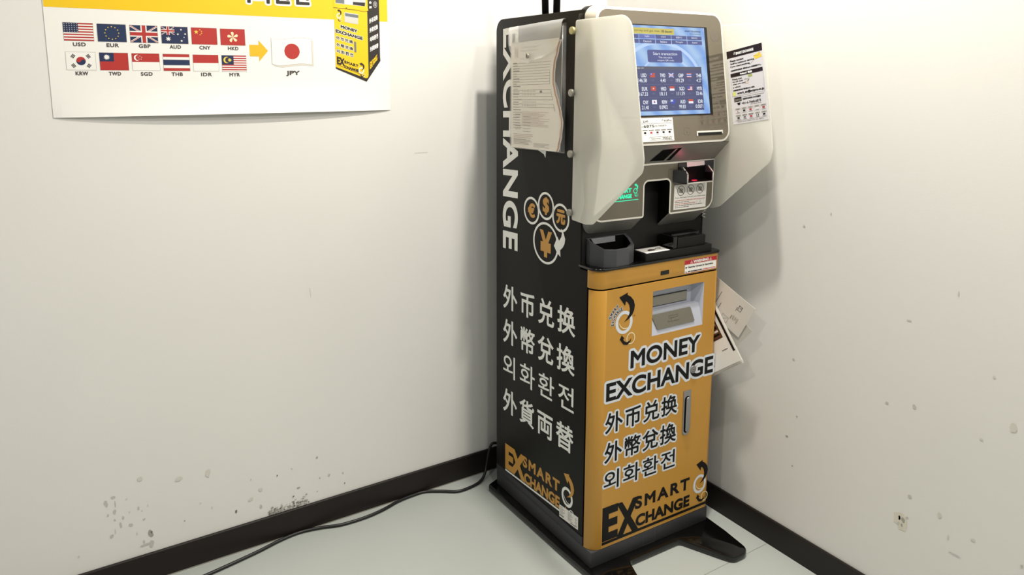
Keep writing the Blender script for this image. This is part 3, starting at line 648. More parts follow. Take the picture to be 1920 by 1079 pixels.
# open the front face for the receipt recess
ff = max((f for f in b.bm.faces if f.normal.y < -.9), key=lambda f: f.calc_area())
vs = sorted(ff.verts, key=lambda v: (v.co.x, v.co.z)); fb = ff.verts[0].co.y
x0 = min(v.co.x for v in vs); x1 = max(v.co.x for v in vs); z0 = min(v.co.z for v in vs); z1 = max(v.co.z for v in vs)
b.bm.faces.remove(ff)
b.fr = lambda u, v, h: Vector((u, fb-h, v))
b.rect(x0, z0, x1, RC[1], YEL, 0); b.rect(x0, RC[3], x1, z1, YEL, 0); b.rect(x0, RC[1], RC[0], RC[3], YEL, 0); b.rect(RC[2], RC[1], x1, RC[3], YEL, 0)
b.fr = fF(0); h = .0004
b.text('MONEY', (.1065, .5055, .3345, .5506), BLKP, h, bold=.0018, out=.0062, mout=OUTL)
b.text('EXCHANGE', (.0345, .4375, .3868, .4840), BLKP, h, bold=.0019, out=.0062, mout=OUTL)
for t, z0_, z1_ in (('外币兑换', .3555, .4075), ('外幣兌換', .2795, .3320), ('외화환전', .2090, .2580)):
    b.text(t, (.0340, z0_, .2650, z1_), BLKP, h, bold=.0011 if '환' not in t else .0007, out=.0046, mout=OUTL, sp=1.13)
b.text('E', (.0325, .0756, .0815, .1658), BLKP, h, bold=.0052)
b.tris([(.0765, .1640), (.0935, .1640), (.1480, .0745), (.1275, .0745)], BLKP, h+.0001); b.tris([(.1275, .1640), (.1472, .1640), (.0990, .0745), (.0790, .0745)], BLKP, h+.00016)
b.text('SMART', (.1350, .1290, .3205, .1628), BLKP, h, bold=.0019, sp=1.27); b.text('CHANGE', (.1388, .0800, .3235, .1125), BLKP, h, bold=.0020)
b.rect(.0322, .0668, .3855, .0742, BLKP, h)
logo(b, .0831, .6257, 1, h, BLKP, OUTL, CREAM); logo(b, .3580, .1320, .93, h, BLKP, OUTL, CREAM, kx=.90)
def arc_text(b, word, c, rad, a0, a1, hgt, m, h, bold, out, mout):
    n = len(word)
    for i, ch in enumerate(word):
        a = R(a0+(a1-a0)*(i+.5)/n); t = a-math.pi/2; cu = c[0]+rad*math.cos(a); cv = c[1]+rad*math.sin(a); wd = rad*abs(R(a1-a0))/n*.80
        f = lambda u, v, cu=cu, cv=cv, t=t: (cu+u*math.cos(t)-v*math.sin(t), cv+u*math.sin(t)+v*math.cos(t))
        b.text(ch, (-wd/2, 0, wd/2, hgt), m, h, bold=bold, out=out, mout=mout, xf=f)
arc_text(b, 'EXCHANGE', (.0831, .6257), .0305, 186, 98, .0082, BLKP, h, .0004, .0009, OUTL); arc_text(b, 'SMART', (.0831, .6257), .0415, 162, 112, .0082, BLKP, h, .0004, .0009, OUTL)
b.ring(.1142, .6371, .0019, .0015, BLKP, h, n=16); b.text('R', (.1134, .6360, .1150, .6382), BLKP, h)
D = b.build('cabinet_door', K, smooth=35); D['label'] = 'yellow door with black lettering'
# receipt recess
b = MB(); u0, v0, u1, v1 = RC; dp = .030; b.fr = lambda u, v, h: Vector((u, h, v))
I = (u0+.002, v0+.0, u1-.018, v1-.010)
def q4(p, m): b.face([b.fr(*x) for x in p], m)
q4([(u0, v1, 0), (u1, v1, 0), (u1-.014, v1-.012, dp), (u0, v1-.012, dp)], LILAC)
q4([(u1, v0, 0), (u1, v1, 0), (u1-.014, v1-.012, dp), (u1-.014, .632, dp), (u1-.006, .632, .010)], LILAC)
q4([(u0, v0, 0), (u0, v1, 0), (u0, v1-.012, dp), (u0, .632, dp), (u0, .632, .010)], LILAC)
q4([(u0, v1-.012, dp), (u1-.014, v1-.012, dp), (u1-.014, .632, dp), (u0, .632, dp)], LILAC)
q4([(u0, .632, .010), (u1-.006, .632, .010), (u1-.014, .632, dp), (u0, .632, dp)], LILAC)
q4([(u0, v0, 0), (u1, v0, 0), (u1-.006, .632, .010), (u0, .632, .010)], LILAC)
q4([(u0+.0005, .6638, dp-.0015), (u1-.030, .6638, dp-.0015), (u1-.030, .6365, dp-.0015), (u0+.0005, .6365, dp-.0015)], BEZ)
q4([(u0+.0005, .6625, dp-.003), (u1-.032, .6625, dp-.003), (u1-.032, .6385, dp-.003), (u0+.0005, .6385, dp-.003)], RDISPL)
RCO = b.build('receipt_recess', D)
b = MB(); k = .010/(.632-v0)
b.prism(roundpoly([(.1895, .5880), (.3140, .5888), (.3035, .6262), (.1735, .6255)], .003, 3), .0005, .0025, RDISP, fr=lambda u, v, h: Vector((u, (v-v0)*k-h, v)))
b.fr = lambda u, v, h: Vector((u, (v-v0)*k-.0025-h, v))
b.frame(.2285, .6095, .2585, .6160, .0008, TAUPED, .0003); b.line((.2360, .6040), (.2360, .6110), .001, TAUPED, .0003); b.text('Receipt', (.2250, .5990, .2620, .6040), TAUPED, .0003)
b.build('receipt_flap', RCO)
# lock and recessed handle
b = MB(); cy = [(.3139+.0095*math.cos(2*math.pi*k/28), .4618+.0102*math.sin(2*math.pi*k/28)) for k in range(28)]
b.prism(cy, .0008, .004, METAL, fr=fF(0)); b.bevel(.001, 2)
b.fr = fF(0); b.ring(.3139, .4618, .0068, .0060, DGREY, .0042, n=24); b.rect(.3110, .4611, .3168, .4625, BLKP, .0044); b.build('lock', D, smooth=40)
b = MB(); b.prism(roundpoly([(.2855, .2866), (.3105, .2866), (.3105, .4080), (.2855, .4080)], [.012, .012, .0015, .0015], 8), .0003, .002, METAL, fr=fF(0))
b.prism(rrect(.2895, .2935, .3080, .3925, .009, 8), .0018, .0024, VOID, fr=fF(0))
HP = b.build('handle_plate', D, smooth=30)
b = MB(); b.prism(rrect(.2930, .2960, .3080, .3910, .0073, 8), .0024, .0065, METAL, fr=fF(0)); b.bevel(.0018, 3); b.build('handle', HP, smooth=40)
# counter on top of the cabinet
b = MB(); b.prism(rrect(-.003, -.0035, .3965, .068, .03, 8, rs=(.032, .016, 0, 0)), .7570, .7628, GLOSSB, fr=XYZ); b.bevel(.0018, 3)
CT = b.build('counter', K, smooth=35)
# coin cup
b = MB()
out = [(.016, .0625), (.015, .046), (.028, .012), (.056, .000), (.095, .003), (.124, .020), (.133, .045), (.133, .0625)]
inn = [(.021, .0600), (.021, .048), (.034, .019), (.058, .008), (.093, .010), (.118, .025), (.125, .046), (.125, .0600)]
zt = lambda p: .803+max(0, (p[1]-.015))*.42
n = len(out); V = [b.bm.verts.new((*p, .7600)) for p in out]+[b.bm.verts.new((*p, zt(p))) for p in out]+[b.bm.verts.new((*p, zt(p)-.0005)) for p in inn]+[b.bm.verts.new((*p, .770)) for p in inn]
for k in range(n):
    j = (k+1) % n
    for r0 in range(3):
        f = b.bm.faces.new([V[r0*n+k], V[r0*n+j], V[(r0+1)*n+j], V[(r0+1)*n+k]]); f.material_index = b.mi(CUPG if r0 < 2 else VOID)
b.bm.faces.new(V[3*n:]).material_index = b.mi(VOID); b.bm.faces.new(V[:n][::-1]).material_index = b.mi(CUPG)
b.mesh([Vector(p) for p in ((.026, .0590, .8215), (.098, .0590, .8215), (.096, .0560, .8085), (.034, .0560, .8085))], [(0, 1, 2, 3)], CUPL)
b.build('coin_cup', CT)
# card reader block beside the cup
b = MB(); b.prism(rrect(.146, .002, .366, .062, .004, 3), .7600, .7815, SHELL, fr=XYZ); b.bevel(.0012, 2)
CR = b.build('reader_block', CT, smooth=35)
b = MB(); b.box(.236, .249, .006, .058, .7815, .8120, GLOSSB); b.box(.251, .345, .006, .024, .7815, .8075, SHELL); b.box(.251, .345, .029, .058, .7815, .8125, GLOSSB); b.box(.249, .251, .010, .055, .7815, .806, DGREY); b.bevel(.001, 2)
b.build('card_slot', CR, smooth=35)
b = MB(); b.prism([(.152, .006), (.226, .006), (.232, .050), (.154, .050)], .7816, .7820, PAPER, fr=XYZ); b.fr = XYZ
b.tris([(.172, .022), (.190, .020), (.196, .028), (.186, .034), (.176, .032)], MAROON, .7823); b.pline([(.196, .026), (.206, .034), (.216, .034)], .0026, BLKP, .7823); b.tris([(.214, .039), (.214, .028), (.221, .032)], BLKP, .7823)
b.build('instruction_sticker', CR)
# ---- screen housing (tilted back)
TA = math.atan(.163); sT, cT = math.sin(TA), math.cos(TA); PB0, PZB = -.0167, 1.0755
fU = lambda u, v, h: Vector((u, PB0+v*sT-h*cT, PZB+v*cT+h*sT))
rim = rrect(-.001, -.0345, .3830, .2745, .030, 10)
b = MB()
# tapered body from the tilted face back to the collar
back = rrect(.000, 1.0, .391, 1.3505, .028, 10, rs=(.002, .002, .028, .028))
n = len(rim); Vf = [b.bm.verts.new(fU(u, v, 0)) for u, v in rim]; Vb = [b.bm.verts.new((min(max(u, .0), .385)+.003*0, .064, max(z_, .9935))) for (u, v), z_ in [((u, v), (PZB+v*cT)+ (.006 if v > .2 else 0)) for u, v in rim]]
for k in range(n):
    j = (k+1) % n; f = b.bm.faces.new([Vf[k], Vf[j], Vb[j], Vb[k]]); f.material_index = b.mi(HOUS); f.smooth = True
b.bm.faces.new(Vf).material_index = b.mi(RIM); b.bm.faces.new(Vb[::-1]).material_index = b.mi(HOUS)
HD = b.build('screen_housing', K, smooth=50)
b = MB(); b.prism(rim, .0, .002, RIM, fr=fU); b.bevel(.0008, 2); b.build('white_rim', HD, smooth=35)
b = MB(); b.prism(rrect(.0040, -.0295, .3780, .2695, .026, 10), .0018, .0026, TAUPE, fr=fU)
b.fr = fU; h = .0028
b.frame(.2305, -.0140, .2490, .0022, .0005, TAUPED, h); b.line((.2395, -.0100), (.2395, -.0045), .001, TAUPED, h); b.disc(.2410, -.0095, .0016, TAUPED, h, n=12)
FP = b.build('face_plate', HD, smooth=35)
b = MB(); b.prism(rrect(.0200, .0308, .3292, .2397, .003, 3), .0022, .0034, BEZ, fr=fU); BZ = b.build('screen_bezel', HD)
# display
b = MB(); b.fr = fU; h0 = .0036
b.rect(.0260, .0338, .3197, .2372, SBG, h0)
h = h0+.0002; h2 = h0+.0004
for (c, r0, t) in (((.175, .10), .100, .008), ((.190, .10), .068, .004)):
    P = [(c[0]+r0*1.25*math.cos(R(a)), c[1]+r0*math.sin(R(a))) for a in range(25, 156, 10)]
    for p, q in zip(P, P[1:]):
        if .035 < p[0] < .318 and .035 < q[0] < .318: b.line(p, q, t, SARC, h0+.0001)
b.rect(.0500, .2180, .2225, .2318, SYEL, h); b.text('Please take survey and get max.', (.0560, .2215, .1790, .2285), SDRK, h2); b.text('10% discount !', (.1820, .2228, .2180, .2282), SDRK, h2, bold=.0002)
b.text('SMART EXCHANGE', (.2560, .2262, .3070, .2300), SDRK, h2, bold=.0002); b.text('EXCHANGE', (.2720, .2200, .3070, .2235), SDRK, h2)
for r_, (v0, v1, names) in enumerate(((.2080, .2168, ('日本語', 'English', '한국어', '繁體中文', '简体中文')), (.1968, .2060, ('Français', 'Deutsch', 'Italiano', 'Português', 'Español')))):
    for i, t in enumerate(names):
        u = .0655+.0491*i; b.rect(u, v0, u+.0473, v1, SBTNL if t == 'English' else SBTN, h); b.text(t, (u+.006, v0+.0022, u+.0413, v1-.0020), SWHT, h2, fit='h', align='C')
b.prism(rrect(.1355, .1540, .2418, .1825, .004, 4), h0, h, SBTN, fr=fU)
b.text('Start transaction', (.1525, .1708, .2260, .1775), SWHT, h2); b.text('You can use a', (.1680, .1635, .2100, .1682), SWHT, h2); b.text('coupon QR code.', (.1640, .1558, .2160, .1608), SWHT, h2)
b.rect(.0350, .0430, .3006, .1446, STAB, h); b.rect(.0350, .1370, .3006, .1446, STABH, h+.0001); b.text('Exchange rate', (.0900, .1388, .1215, .1424), SWHT, h2)
for v in (.1032, .0733): b.rect(.0360, v-.0003, .2990, v+.0003, SLIN, h2)
def sflag(code, u, v):
    w, g = .0148, .0098
    if code == 'TWD': b.rect(u, v, u+w, v+g, SRED, h2); b.rect(u, v+g/2, u+w/2, v+g, SBLU, h2+.0001); b.disc(u+w*.25, v+g*.75, .0012, SWHT, h2+.0002, n=10)
    elif code in ('GBP', 'AUD'):
        b.rect(u, v, u+w, v+g, SBLU, h2); s_ = 1 if code == 'GBP' else .5; y = v+g*(1-s_)
        for p, q in (((u, y), (u+w*s_, v+g)), ((u, v+g), (u+w*s_, y)), ((u, y+g*s_/2), (u+w*s_, y+g*s_/2)), ((u+w*s_/2, y), (u+w*s_/2, v+g))): b.line(p, q, .0018*s_, SWHT, h2+.0001)
        if code == 'GBP': b.line((u, v+g/2), (u+w, v+g/2), .0009, SRED, h2+.0002); b.line((u+w/2, v), (u+w/2, v+g), .0009, SRED, h2+.0002)
    elif code == 'THB':
        for k, m in enumerate((SRED, SWHT, SBLU, SBLU, SWHT, SRED)): b.rect(u, v+g*k/6, u+w, v+g*(k+1)/6, m, h2)
    elif code in ('HKD', 'CNY'): b.rect(u, v, u+w, v+g, SRED, h2); b.star(u+w*(.5 if code == 'HKD' else .2), v+g*(.5 if code == 'HKD' else .75), .0026 if code == 'HKD' else .0014, SWHT if code == 'HKD' else SYEL, h2+.0001)
    elif code in ('SGD', 'IDR'): b.rect(u, v, u+w, v+g/2, SWHT, h2); b.rect(u, v+g/2, u+w, v+g, SRED, h2)
    elif code == 'MYR' or code == 'USD':
        for k in range(7): b.rect(u, v+g*k/7, u+w, v+g*(k+1)/7, SRED if k % 2 == 0 else SWHT, h2)
        b.rect(u, v+g*3/7, u+w/2, v+g, SBLU, h2+.0001)
    elif code == 'KRW': b.rect(u, v, u+w, v+g, SWHT, h2); b.disc(u+w/2, v+g/2, .0024, SRED, h2+.0001, n=16); b.rect(u+w*.35, v+g*.3, u+w*.65, v+g*.48, SBLU, h2+.0002)
    elif code == 'EUR': b.rect(u, v, u+w, v+g, SBLU, h2); b.ring(u+w/2, v+g/2, .0032, .0025, SYEL, h2+.0001, n=16)
rows = ((('USD', '146.58'), ('TWD', '4.40'), ('GBP', '193.29'), ('THB', '4.27')), (('EUR', '167.33'), ('HKD', '18.11'), ('SGD', '111.59'), ('MYR', '32.46')), (('CNY', '21.40'), ('KRW', '0.0902'), ('AUD', '99.83'), ('IDR', '0.0071')))
for j, rw in enumerate(rows):
    v = .1200-.0305*j
    for i, (cde, val) in enumerate(rw):
        ur = .1275+.0568*i; b.text(cde, (ur-.0162, v, ur, v+.0086), SWHT, h2, bold=.0002); nn = len(val); b.text(val, (ur-.0045*nn+.002, v-.0115, ur, v-.0030), SWHT, h2, bold=.0001)
        sflag(cde, ur-.0462, v-.0002); b.text('1 '+cde, (ur-.0450, v-.0085, ur-.0350, v-.0055), SLIN, h2, bold=.0002)
b.build('touch_screen', HD)
b = MB(); b.prism([(.3534+.0137*math.cos(2*math.pi*k/32), .2195+.0130*math.sin(2*math.pi*k/32)) for k in range(32)], .0025, .0029, mat('speaker_mesh', '6B6459', .5), fr=fU)
b.build('speaker', HD)
b = MB(); b.prism(rrect(.2705, -.0180, .3558, -.0062, .001, 2), .0024, .0032, BEZ, fr=fU)
b.prism([(.2705, -.0068), (.3558, -.0068), (.3558, -.0150), (.3540, -.0150), (.3540, -.0108), (.2730, -.0108), (.2730, -.0180), (.2705, -.0180)], .0030, .0052, RIM, fr=fU); b.build('paper_slot', HD)
b = MB(); b.prism([(.0150, -.0262), (.1983, -.0257), (.1977, .0277), (.0150, .0277)], .0027, .0031, PAPER, fr=fU); b.fr = fU; h = .0033
b.text('ActPro Co., Ltd.', (.0500, .0178, .1240, .0238), BLKP, h, bold=.0002); b.pline([(.1635, .0240), (.1650, .0205), (.1668, .0240), (.1690, .0205)], .0007, BLKP, h); b.text('ActPro', (.1700, .0188, .1935, .0235), BLKP, h, bold=.0001); b.rect(.0200, .0152, .1945, .0158, BLKP, h)
b.text('+81-6-7668-6875', (.0250, .0062, .1400, .0125), BLKP, h, bold=.0002); b.text('(06-7668-6875)', (.1410, .0068, .1780, .0118), BLKP, h)
for i in range(9):
    u = .0300+.0185*i; b.rect(u, -.0010, u+.0150, .0012, INK, h); b.rect(u+.004, -.0075, u+.0105, -.0032, (MAROON, BLKP, REDP)[i % 3] if i in (6, 7, 5) else BLKP, h); b.line((u+.0035, -.0100), (u+.0115, -.0100), .0006, INK, h)
b.frame(.1240, -.0232, .1948, -.0150, .0005, BLKP, h); b.text('Machine Number', (.1280, -.0208, .1570, -.0175), BLKP, h); b.text('M0563', (.1630, -.0222, .1895, -.0162), BLKP, h, bold=.0001)
b.build('hotline_sticker', HD)
# ---- lower housing with a notch for the coin cup
low = roundpoly([(.000, .9935), (.000, .8670), (.1545, .8650), (.1545, .9510), (.2355, .9510), (.2355, .8655), (.3825, .8670), (.3825, .9935)], [.003, .030, .006, .012, .012, .006, .030, .003], 8)
fL = fF(.025)
b = MB()
n = len(low)
def backpt(u, v):
    vv = v-.034*max(0, min(1, (.92-v)/.05)); return (min(max(u, .003), .3885), .0635, vv if v < .99 else .9935)
Vf = [b.bm.verts.new(fL(u, v, 0)) for u, v in low]; Vb = [b.bm.verts.new(backpt(u, v)) for u, v in low]
for k in range(n):
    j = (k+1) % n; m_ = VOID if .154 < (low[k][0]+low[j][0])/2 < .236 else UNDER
    f = b.bm.faces.new([Vf[k], Vf[j], Vb[j], Vb[k]]); f.material_index = b.mi(m_)
b.fr = fL; b.tris(low, UNDER, 0)
# sloping underside between the two faces
b.mesh([Vector(p) for p in ((.001, -.0215, 1.0405), (.3815, -.0215, 1.0405), (.3815, .025, .9935), (.001, .025, .9935))], [(0, 1, 2, 3)], UNDER)
sl_ = lambda a, t: Vector((a, .025-.0465*t-.0003, .9935+.047*t-.0003))
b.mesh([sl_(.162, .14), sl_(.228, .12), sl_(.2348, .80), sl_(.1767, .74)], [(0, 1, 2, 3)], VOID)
b.mesh([sl_(.205, .13)+Vector((0, -.0004, -.0004)), sl_(.214, .125)+Vector((0, -.0004, -.0004)), sl_(.222, .79)+Vector((0, -.0004, -.0004)), sl_(.216, .78)+Vector((0, -.0004, -.0004))], [(0, 1, 2, 3)], UNDER)
for a0 in (.002, .3805): b.mesh([Vector(p) for p in ((a0, -.0215, 1.0405), (a0, .025, .9935), (a0, .064, .9935), (a0, .064, 1.0405))], [(0, 1, 2, 3)], UNDER)
LH = b.build('note_housing', K)
b = MB(); b.fr = fL
def inset(poly, d):
    N = len(poly); out = []
    for i in range(N):
        p = Vector(poly[i]); a = (p-Vector(poly[i-1])); c = (Vector(poly[(i+1) % N])-p)
        if a.length < 1e-7: a = c
        if c.length < 1e-7: c = a
        a.normalize(); c.normalize(); na = Vector((-a.y, a.x)); nc = Vector((-c.y, c.x)); m_ = (na+nc)
        m_ = m_.normalized() if m_.length > 1e-6 else na
        out.append(tuple(p+m_*d/max(.5, m_.dot(na))))
    return out
low_in = inset(low, .0040)
P = [fL(u, v, .001) for u, v in low]+[fL(u, v, .001) for u, v in low_in]; N = len(low)
b.mesh(P, [(k, (k+1) % N, N+(k+1) % N, N+k) for k in range(N)], RIM)
P = [fL(u, v, .001) for u, v in low]+[fL(u, v, 0) for u, v in low]; b.mesh(P, [(k, (k+1) % N, N+(k+1) % N, N+k) for k in range(N)], RIM)
b.build('white_rim', LH)
b = MB(); b.fr = fL; b.tris(inset(low, .0036), TAUPEL, .0006)
b.fr = fL; h = .0010
b.frame(.2290, .9560, .2470, .9770, .0006, TAUPED, h); b.line((.2380, .9620), (.2380, .9740), .0008, TAUPED, h); b.line((.2330, .9755), (.2440, .9755), .0014, TAUPED, h)
b.build('face_plate', LH)
b = MB(); b.fr = fL; h = .0010
b.text('SMART', (.0620, .9290, .1155, .9398), LEDG, h, bold=.0008); b.text('EXCHANGE', (.0520, .9155, .1162, .9258), LEDG, h, bold=.0008); b.rect(.0300, .9100, .1365, .9118, LEDG, h)
logo(b, .1270, .9320, .24, h, LEDG, LEDG, lines=False)
b.build('illuminated_logo', LH)['label'] = 'glowing green lettering'
b = MB(); b.prism([(.2492, .8748), (.3582, .8742), (.3590, .9360), (.2503, .9356)], .0007, .0011, PAPER, fr=fL); b.fr = fL; h = .0013
for i, u in enumerate((.2727, .3047, .3365)):
    v = .9208+.0003*i; b.ring(u, v, .0124, .0112, MAROON, h); b.tris([(u-.006, v-.004), (u+.004, v-.006), (u+.007, v+.004), (u-.003, v+.006)], INKL, h); b.frame(u-.0055, v-.0045, u+.0055, v+.0045, .0008, INK, h+.0001); b.line((u-.0085, v+.008), (u+.0085, v-.008), .0014, MAROON, h+.0002)
b.text("Please don't put wet and very soiled notes", (.2540, .9020, .3555, .9052), MAROON, h, bold=.0001)
for i, (w_, m_) in enumerate(((.098, REDP), (.040, MAROON), (.062, REDP), (.090, MAROON), (.044, MAROON))): 
    v = .8965-.0042*i; u = .2540
    while u < .2540+w_: q = random.uniform(.004, .011); b.line((u, v), (min(u+q, .3550), v), .0013, m_, h); u += q+.0012
b.frame(.3270, .8830, .3510, .8945, .0005, PINKINK, h); b.rect(.3380, .8850, .3395, .8920, INKL, h)
b.build('notice_sticker', LH)
# code reader hood
b = MB(); b.prism([(.2600, .9440), (.3790, .9440), (.3790, .9915), (.2600, .9900)], .0007, .0030, DGREY, fr=fL)
prof = [(.0225, .9410), (.0225, .9810), (.0120, .9790), (-.0050, .9650), (-.0050, .9410)]
for a0, a1 in ((.2590, .2640), (.3470, .3515)): b.prism(prof, a0, a1, DGREY, fr=lambda u, v, h: Vector((h, u, v)))
b.prism([(.2435, .9520), (.2590, .9410), (.2590, .9800), (.2435, .9660)][:0] or [(.2435, .0225), (.2590, .0225), (.2590, -.0050), (.2520, .0070)], .9440, .9740, DGREY, fr=XYZ)
b.box(.2590, .3515, -.0050, .0225, .9410, .9450, DGREY)
CRD = b.build('code_reader', LH); CRD['label'] = 'dark grey hood with red light inside'
b = MB(); b.box(.2640, .3470, .0195, .0218, .9450, .9780, VOID); b.box(.2640, .3470, -.0040, .0195, .9450, .9462, VOID); b.box(.3462, .3469, -.0030, .0195, .9462, .9640, VOID); b.build('reader_cavity', CRD)
b = MB()
for p, q in (((.2640, -.0052, .9645), (.2640, -.0052, .9412)), ((.2640, -.0052, .9425), (.3500, -.0052, .9425)), ((.3490, -.0052, .9645), (.3490, -.0052, .9412)), ((.2640, -.0052, .9652), (.2640, .0118, .9798)), ((.3490, -.0052, .9652), (.3490, .0118, .9798))): b.tube([p, q], .0016, RIM, n=8)
b.build('reader_rim', CRD)
b = MB(); b.disc; b.fr = lambda u, v, h: Vector((u, v, h)); b.ring(.3000, .0085, .0085, .0035, LEDR, .9470, n=28, ry=.0045, riy=.0012); b.build('red_light', CRD)
b = MB(); b.prism([(.2865, .9785), (.3455, .9805), (.3445, .9905), (.2850, .9905)], .0032, .0042, TAPE, fr=fL); b.build('paper_tape', CRD)
lp = bpy.data.lights.new('reader_glow', 'POINT'); lp.energy = .022; lp.color = (1, .1, .22); lp.shadow_soft_size = .006
lo = bpy.data.objects.new('reader_glow', lp); COL.objects.link(lo); lo.parent = K; lo.location = (.300, .004, .953)
# ---- privacy shields with their bolts
def shield(a, label, pts, rads, splay):
    b = MB(); t = .0032
    b.prism(roundpoly(pts, rads, 8), -t/2, t/2, FROST, fr=lambda u, v, h: Vector((a+splay*max(0, u+.062)+h, -u, v))); b.bevel(.0008, 2)
    # a few more cuts so the bend line shows
    o = b.build('privacy_shield', K, smooth=30); o['label'] = label
    return o
SL = shield(-.0115, 'frosted white acrylic shield', [(-.0830, .8668), (-.0300, .8645), (-.0040, .8690), (.1560, 1.0040), (.1590, 1.0300), (.1070, 1.3215), (-.0800, 1.3195)], [.004, .01, .02, .024, .02, .040, .006], 0)
SR = shield(.3950, 'frosted white acrylic shield', [(-.0600, .8650), (-.0340, .8650), (-.0100, .8740), (.1360, 1.0005), (.1425, 1.0300), (.0960, 1.3215), (-.0800, 1.3195)], [.004, .01, .02, .028, .02, .040, .006], 0)
for sh, a, dr in ((SL, -.0131, -1), (SR, .3966, 1)):
    for i, z in enumerate((1.297, 1.1593, 1.0203, .8839)):
        b = MB(); c = [(-.0860+.0092*math.cos(2*math.pi*k/24), z+.0086*math.sin(2*math.pi*k/24)) for k in range(24)]
        fr = (lambda u, v, h: Vector((-.0131-h, -u, v))) if dr < 0 else (lambda u, v, h: Vector((.3966+h, -u, v)))
        b.prism(c, .0002, .0075, BRASS if (i == 0 and dr < 0) else BOLT, fr=fr); b.bevel(.0012, 2)
        c2 = [(-.0860+.005*math.cos(2*math.pi*k/12), z+.005*math.sin(2*math.pi*k/12)) for k in range(12)]
        b.prism(c2, -.0130 if dr < 0 else -.0045, .0002, BOLT, fr=fr)
        b.build('bolt', sh, smooth=40)
# service card taped inside the right shield
b = MB(); TL = Vector((-.0112, 1.2557)); ex_ = Vector((.1051, .0189)).normalized(); ey_ = Vector((.0334, -.1752)).normalized()
CWd, CHt = .1068, .1783
fC = lambda p, q, h: (lambda w: Vector((.3931-h, -w.x, w.y)))(TL+ex_*p+ey_*(-q))
b.fr = fC
b.prism([(0, 0), (CWd, 0), (CWd, -CHt), (0, -CHt)], .0002, .0006, mat('card_paper', 'DCD8DA', .6), fr=fC); b.rect(-.002, -CHt-.003, CWd+.004, .0015, CLEARE, .00015); h = .0008
L = lambda f: -CHt*f
b.rect(0, L(.098), CWd, 0, DARKCARD, h)
b.text('SMART EXCHANGE', (.028, L(.072), .082, L(.036)), WHT, h+.0002, bold=.0004); b.ring(.0235, L(.052), .0022, .0014, WHT, h+.0002, n=16); b.pline([(.0250, L(.045)), (.0255, L(.035)), (.0235, L(.030))], .0010, WHT, h+.0002)
for t, f, w_ in (('Please contact', .155, .042), ('ActPro customer service,', .195, .074), ('if you need anything.', .235, .060)): b.text(t, (.008, L(f), .008+w_, L(f-.028)), BLKP, h, bold=.0003)
b.text('如需要帮助请联系 请联系ActPro客服服务中心。', (.008, L(.285), .100, L(.262)), BLKP, h, bold=.0002)
b.tris([(.080, L(.135)), (.100, L(.112)), (.104, L(.175)), (.084, L(.190))], PYS, h); b.pline([(.080, L(.135)), (.094, L(.150)), (.100, L(.112))], .0008, INKL, h+.0002); b.line((.066, L(.245)), (.080, L(.195)), .0014, INKL, h)
b.rect(.006, L(.360), .103, L(.310), DARKCARD, h); b.text('Refund / 退金', (.036, L(.350), .072, L(.320)), WHT, h+.0002, bold=.0004)
for t, f, w_ in (('Please scan', .405, .030), ('the QR code', .440, .032), ('when you need', .475, .040), ('a refund.', .512, .024)): b.text(t, (.010, L(f), .010+w_, L(f-.024)), BLKP, h, bold=.0002)
b.text('refund', (.046, L(.430), .058, L(.408)), INK, h); b.tris([(.058, L(.370)), (.070, L(.365)), (.072, L(.400)), (.060, L(.405))], mat('card_olive', 'A9B06A', .6), h); b.tris([(.046, L(.450)), (.056, L(.440)), (.060, L(.480)), (.048, L(.485))], PTP, h); b.line((.056, L(.455)), (.061, L(.425)), .002, BROWN, h)
b.text('如需退款请扫描 请扫描右方二维码。', (.010, L(.555), .076, L(.533)), BLKP, h, bold=.0002)
b.frame(.006, L(.625), .103, L(.360), .0005, INK, h)
b.text('smart_ex@actpro.co.jp', (.022, L(.610), .102, L(.570)), BLKP, h, bold=.0004); b.disc(.0125, L(.590), .0055, mat('card_lime', 'D8DC7C', .6), h, n=20)
b.rect(.010, L(.700), .033, L(.640), DARKCARD, h); b.text('Customer service', (.0115, L(.692), .0315, L(.650)), INKL, h+.0002)
b.text('Contact number, Available languages', (.034, L(.655), .101, L(.642)), INK, h, bold=.0001); b.text('客服联系电话号码 中文可选服务', (.036, L(.690), .090, L(.665)), BLKP, h, bold=.0002)
b.rect(.020, L(.748), .027, L(.722), BLKP, h); b.rect(.018, L(.728), .029, L(.716), BLKP, h); b.text('+81-6-7668-6875', (.032, L(.748), .090, L(.715)), BLKP, h, bold=.0002); b.text('(06-7668-6875)', (.058, L(.772), .090, L(.756)), INK, h, bold=.0001)
for r_, f in enumerate((.790, .880)):
    for i in range(5):
        u = .010+.0192*i; b.rect(u+.001, L(f+.022), u+.016, L(f), INKL, h); b.text(('日本語', 'English', '中文', '한국어', 'Español', 'Français', 'Italiano', 'Deutsch', '中文', 'English')[i+5*r_], (u+.002, L(f+.019), u+.015, L(f+.003)), BLKP, h+.0001, fit='h', align='C')
        m_ = ((PAPER, BLKP, REDP, PAPER, PR), (BLKP, PGR, REDP, BLKP, BLKP))[r_][i]; b.rect(u+.005, L(f+.050), u+.012, L(f+.030), m_, h+.0001); b.line((u+.003, L(f+.063)), (u+.014, L(f+.061)), .0008, INK, h)
        if r_ == 0 or i == 0: b.frame(u, L(f+.070), u+.017, L(f-.002), .0003, INKL, h)
b.disc(.0185, L(.830), .0015, PR, h+.0003, n=12); b.rect(.0745, L(.930), .0770, L(.910), PAPER, h+.0003)
b.rect(.006, L(.957), .103, L(.954), INK, h); b.text('Money version ActPro Co., Ltd. ActPro', (.014, L(.983), .092, L(.966)), INK, h, bold=.0001)
b.build('service_card', SR)
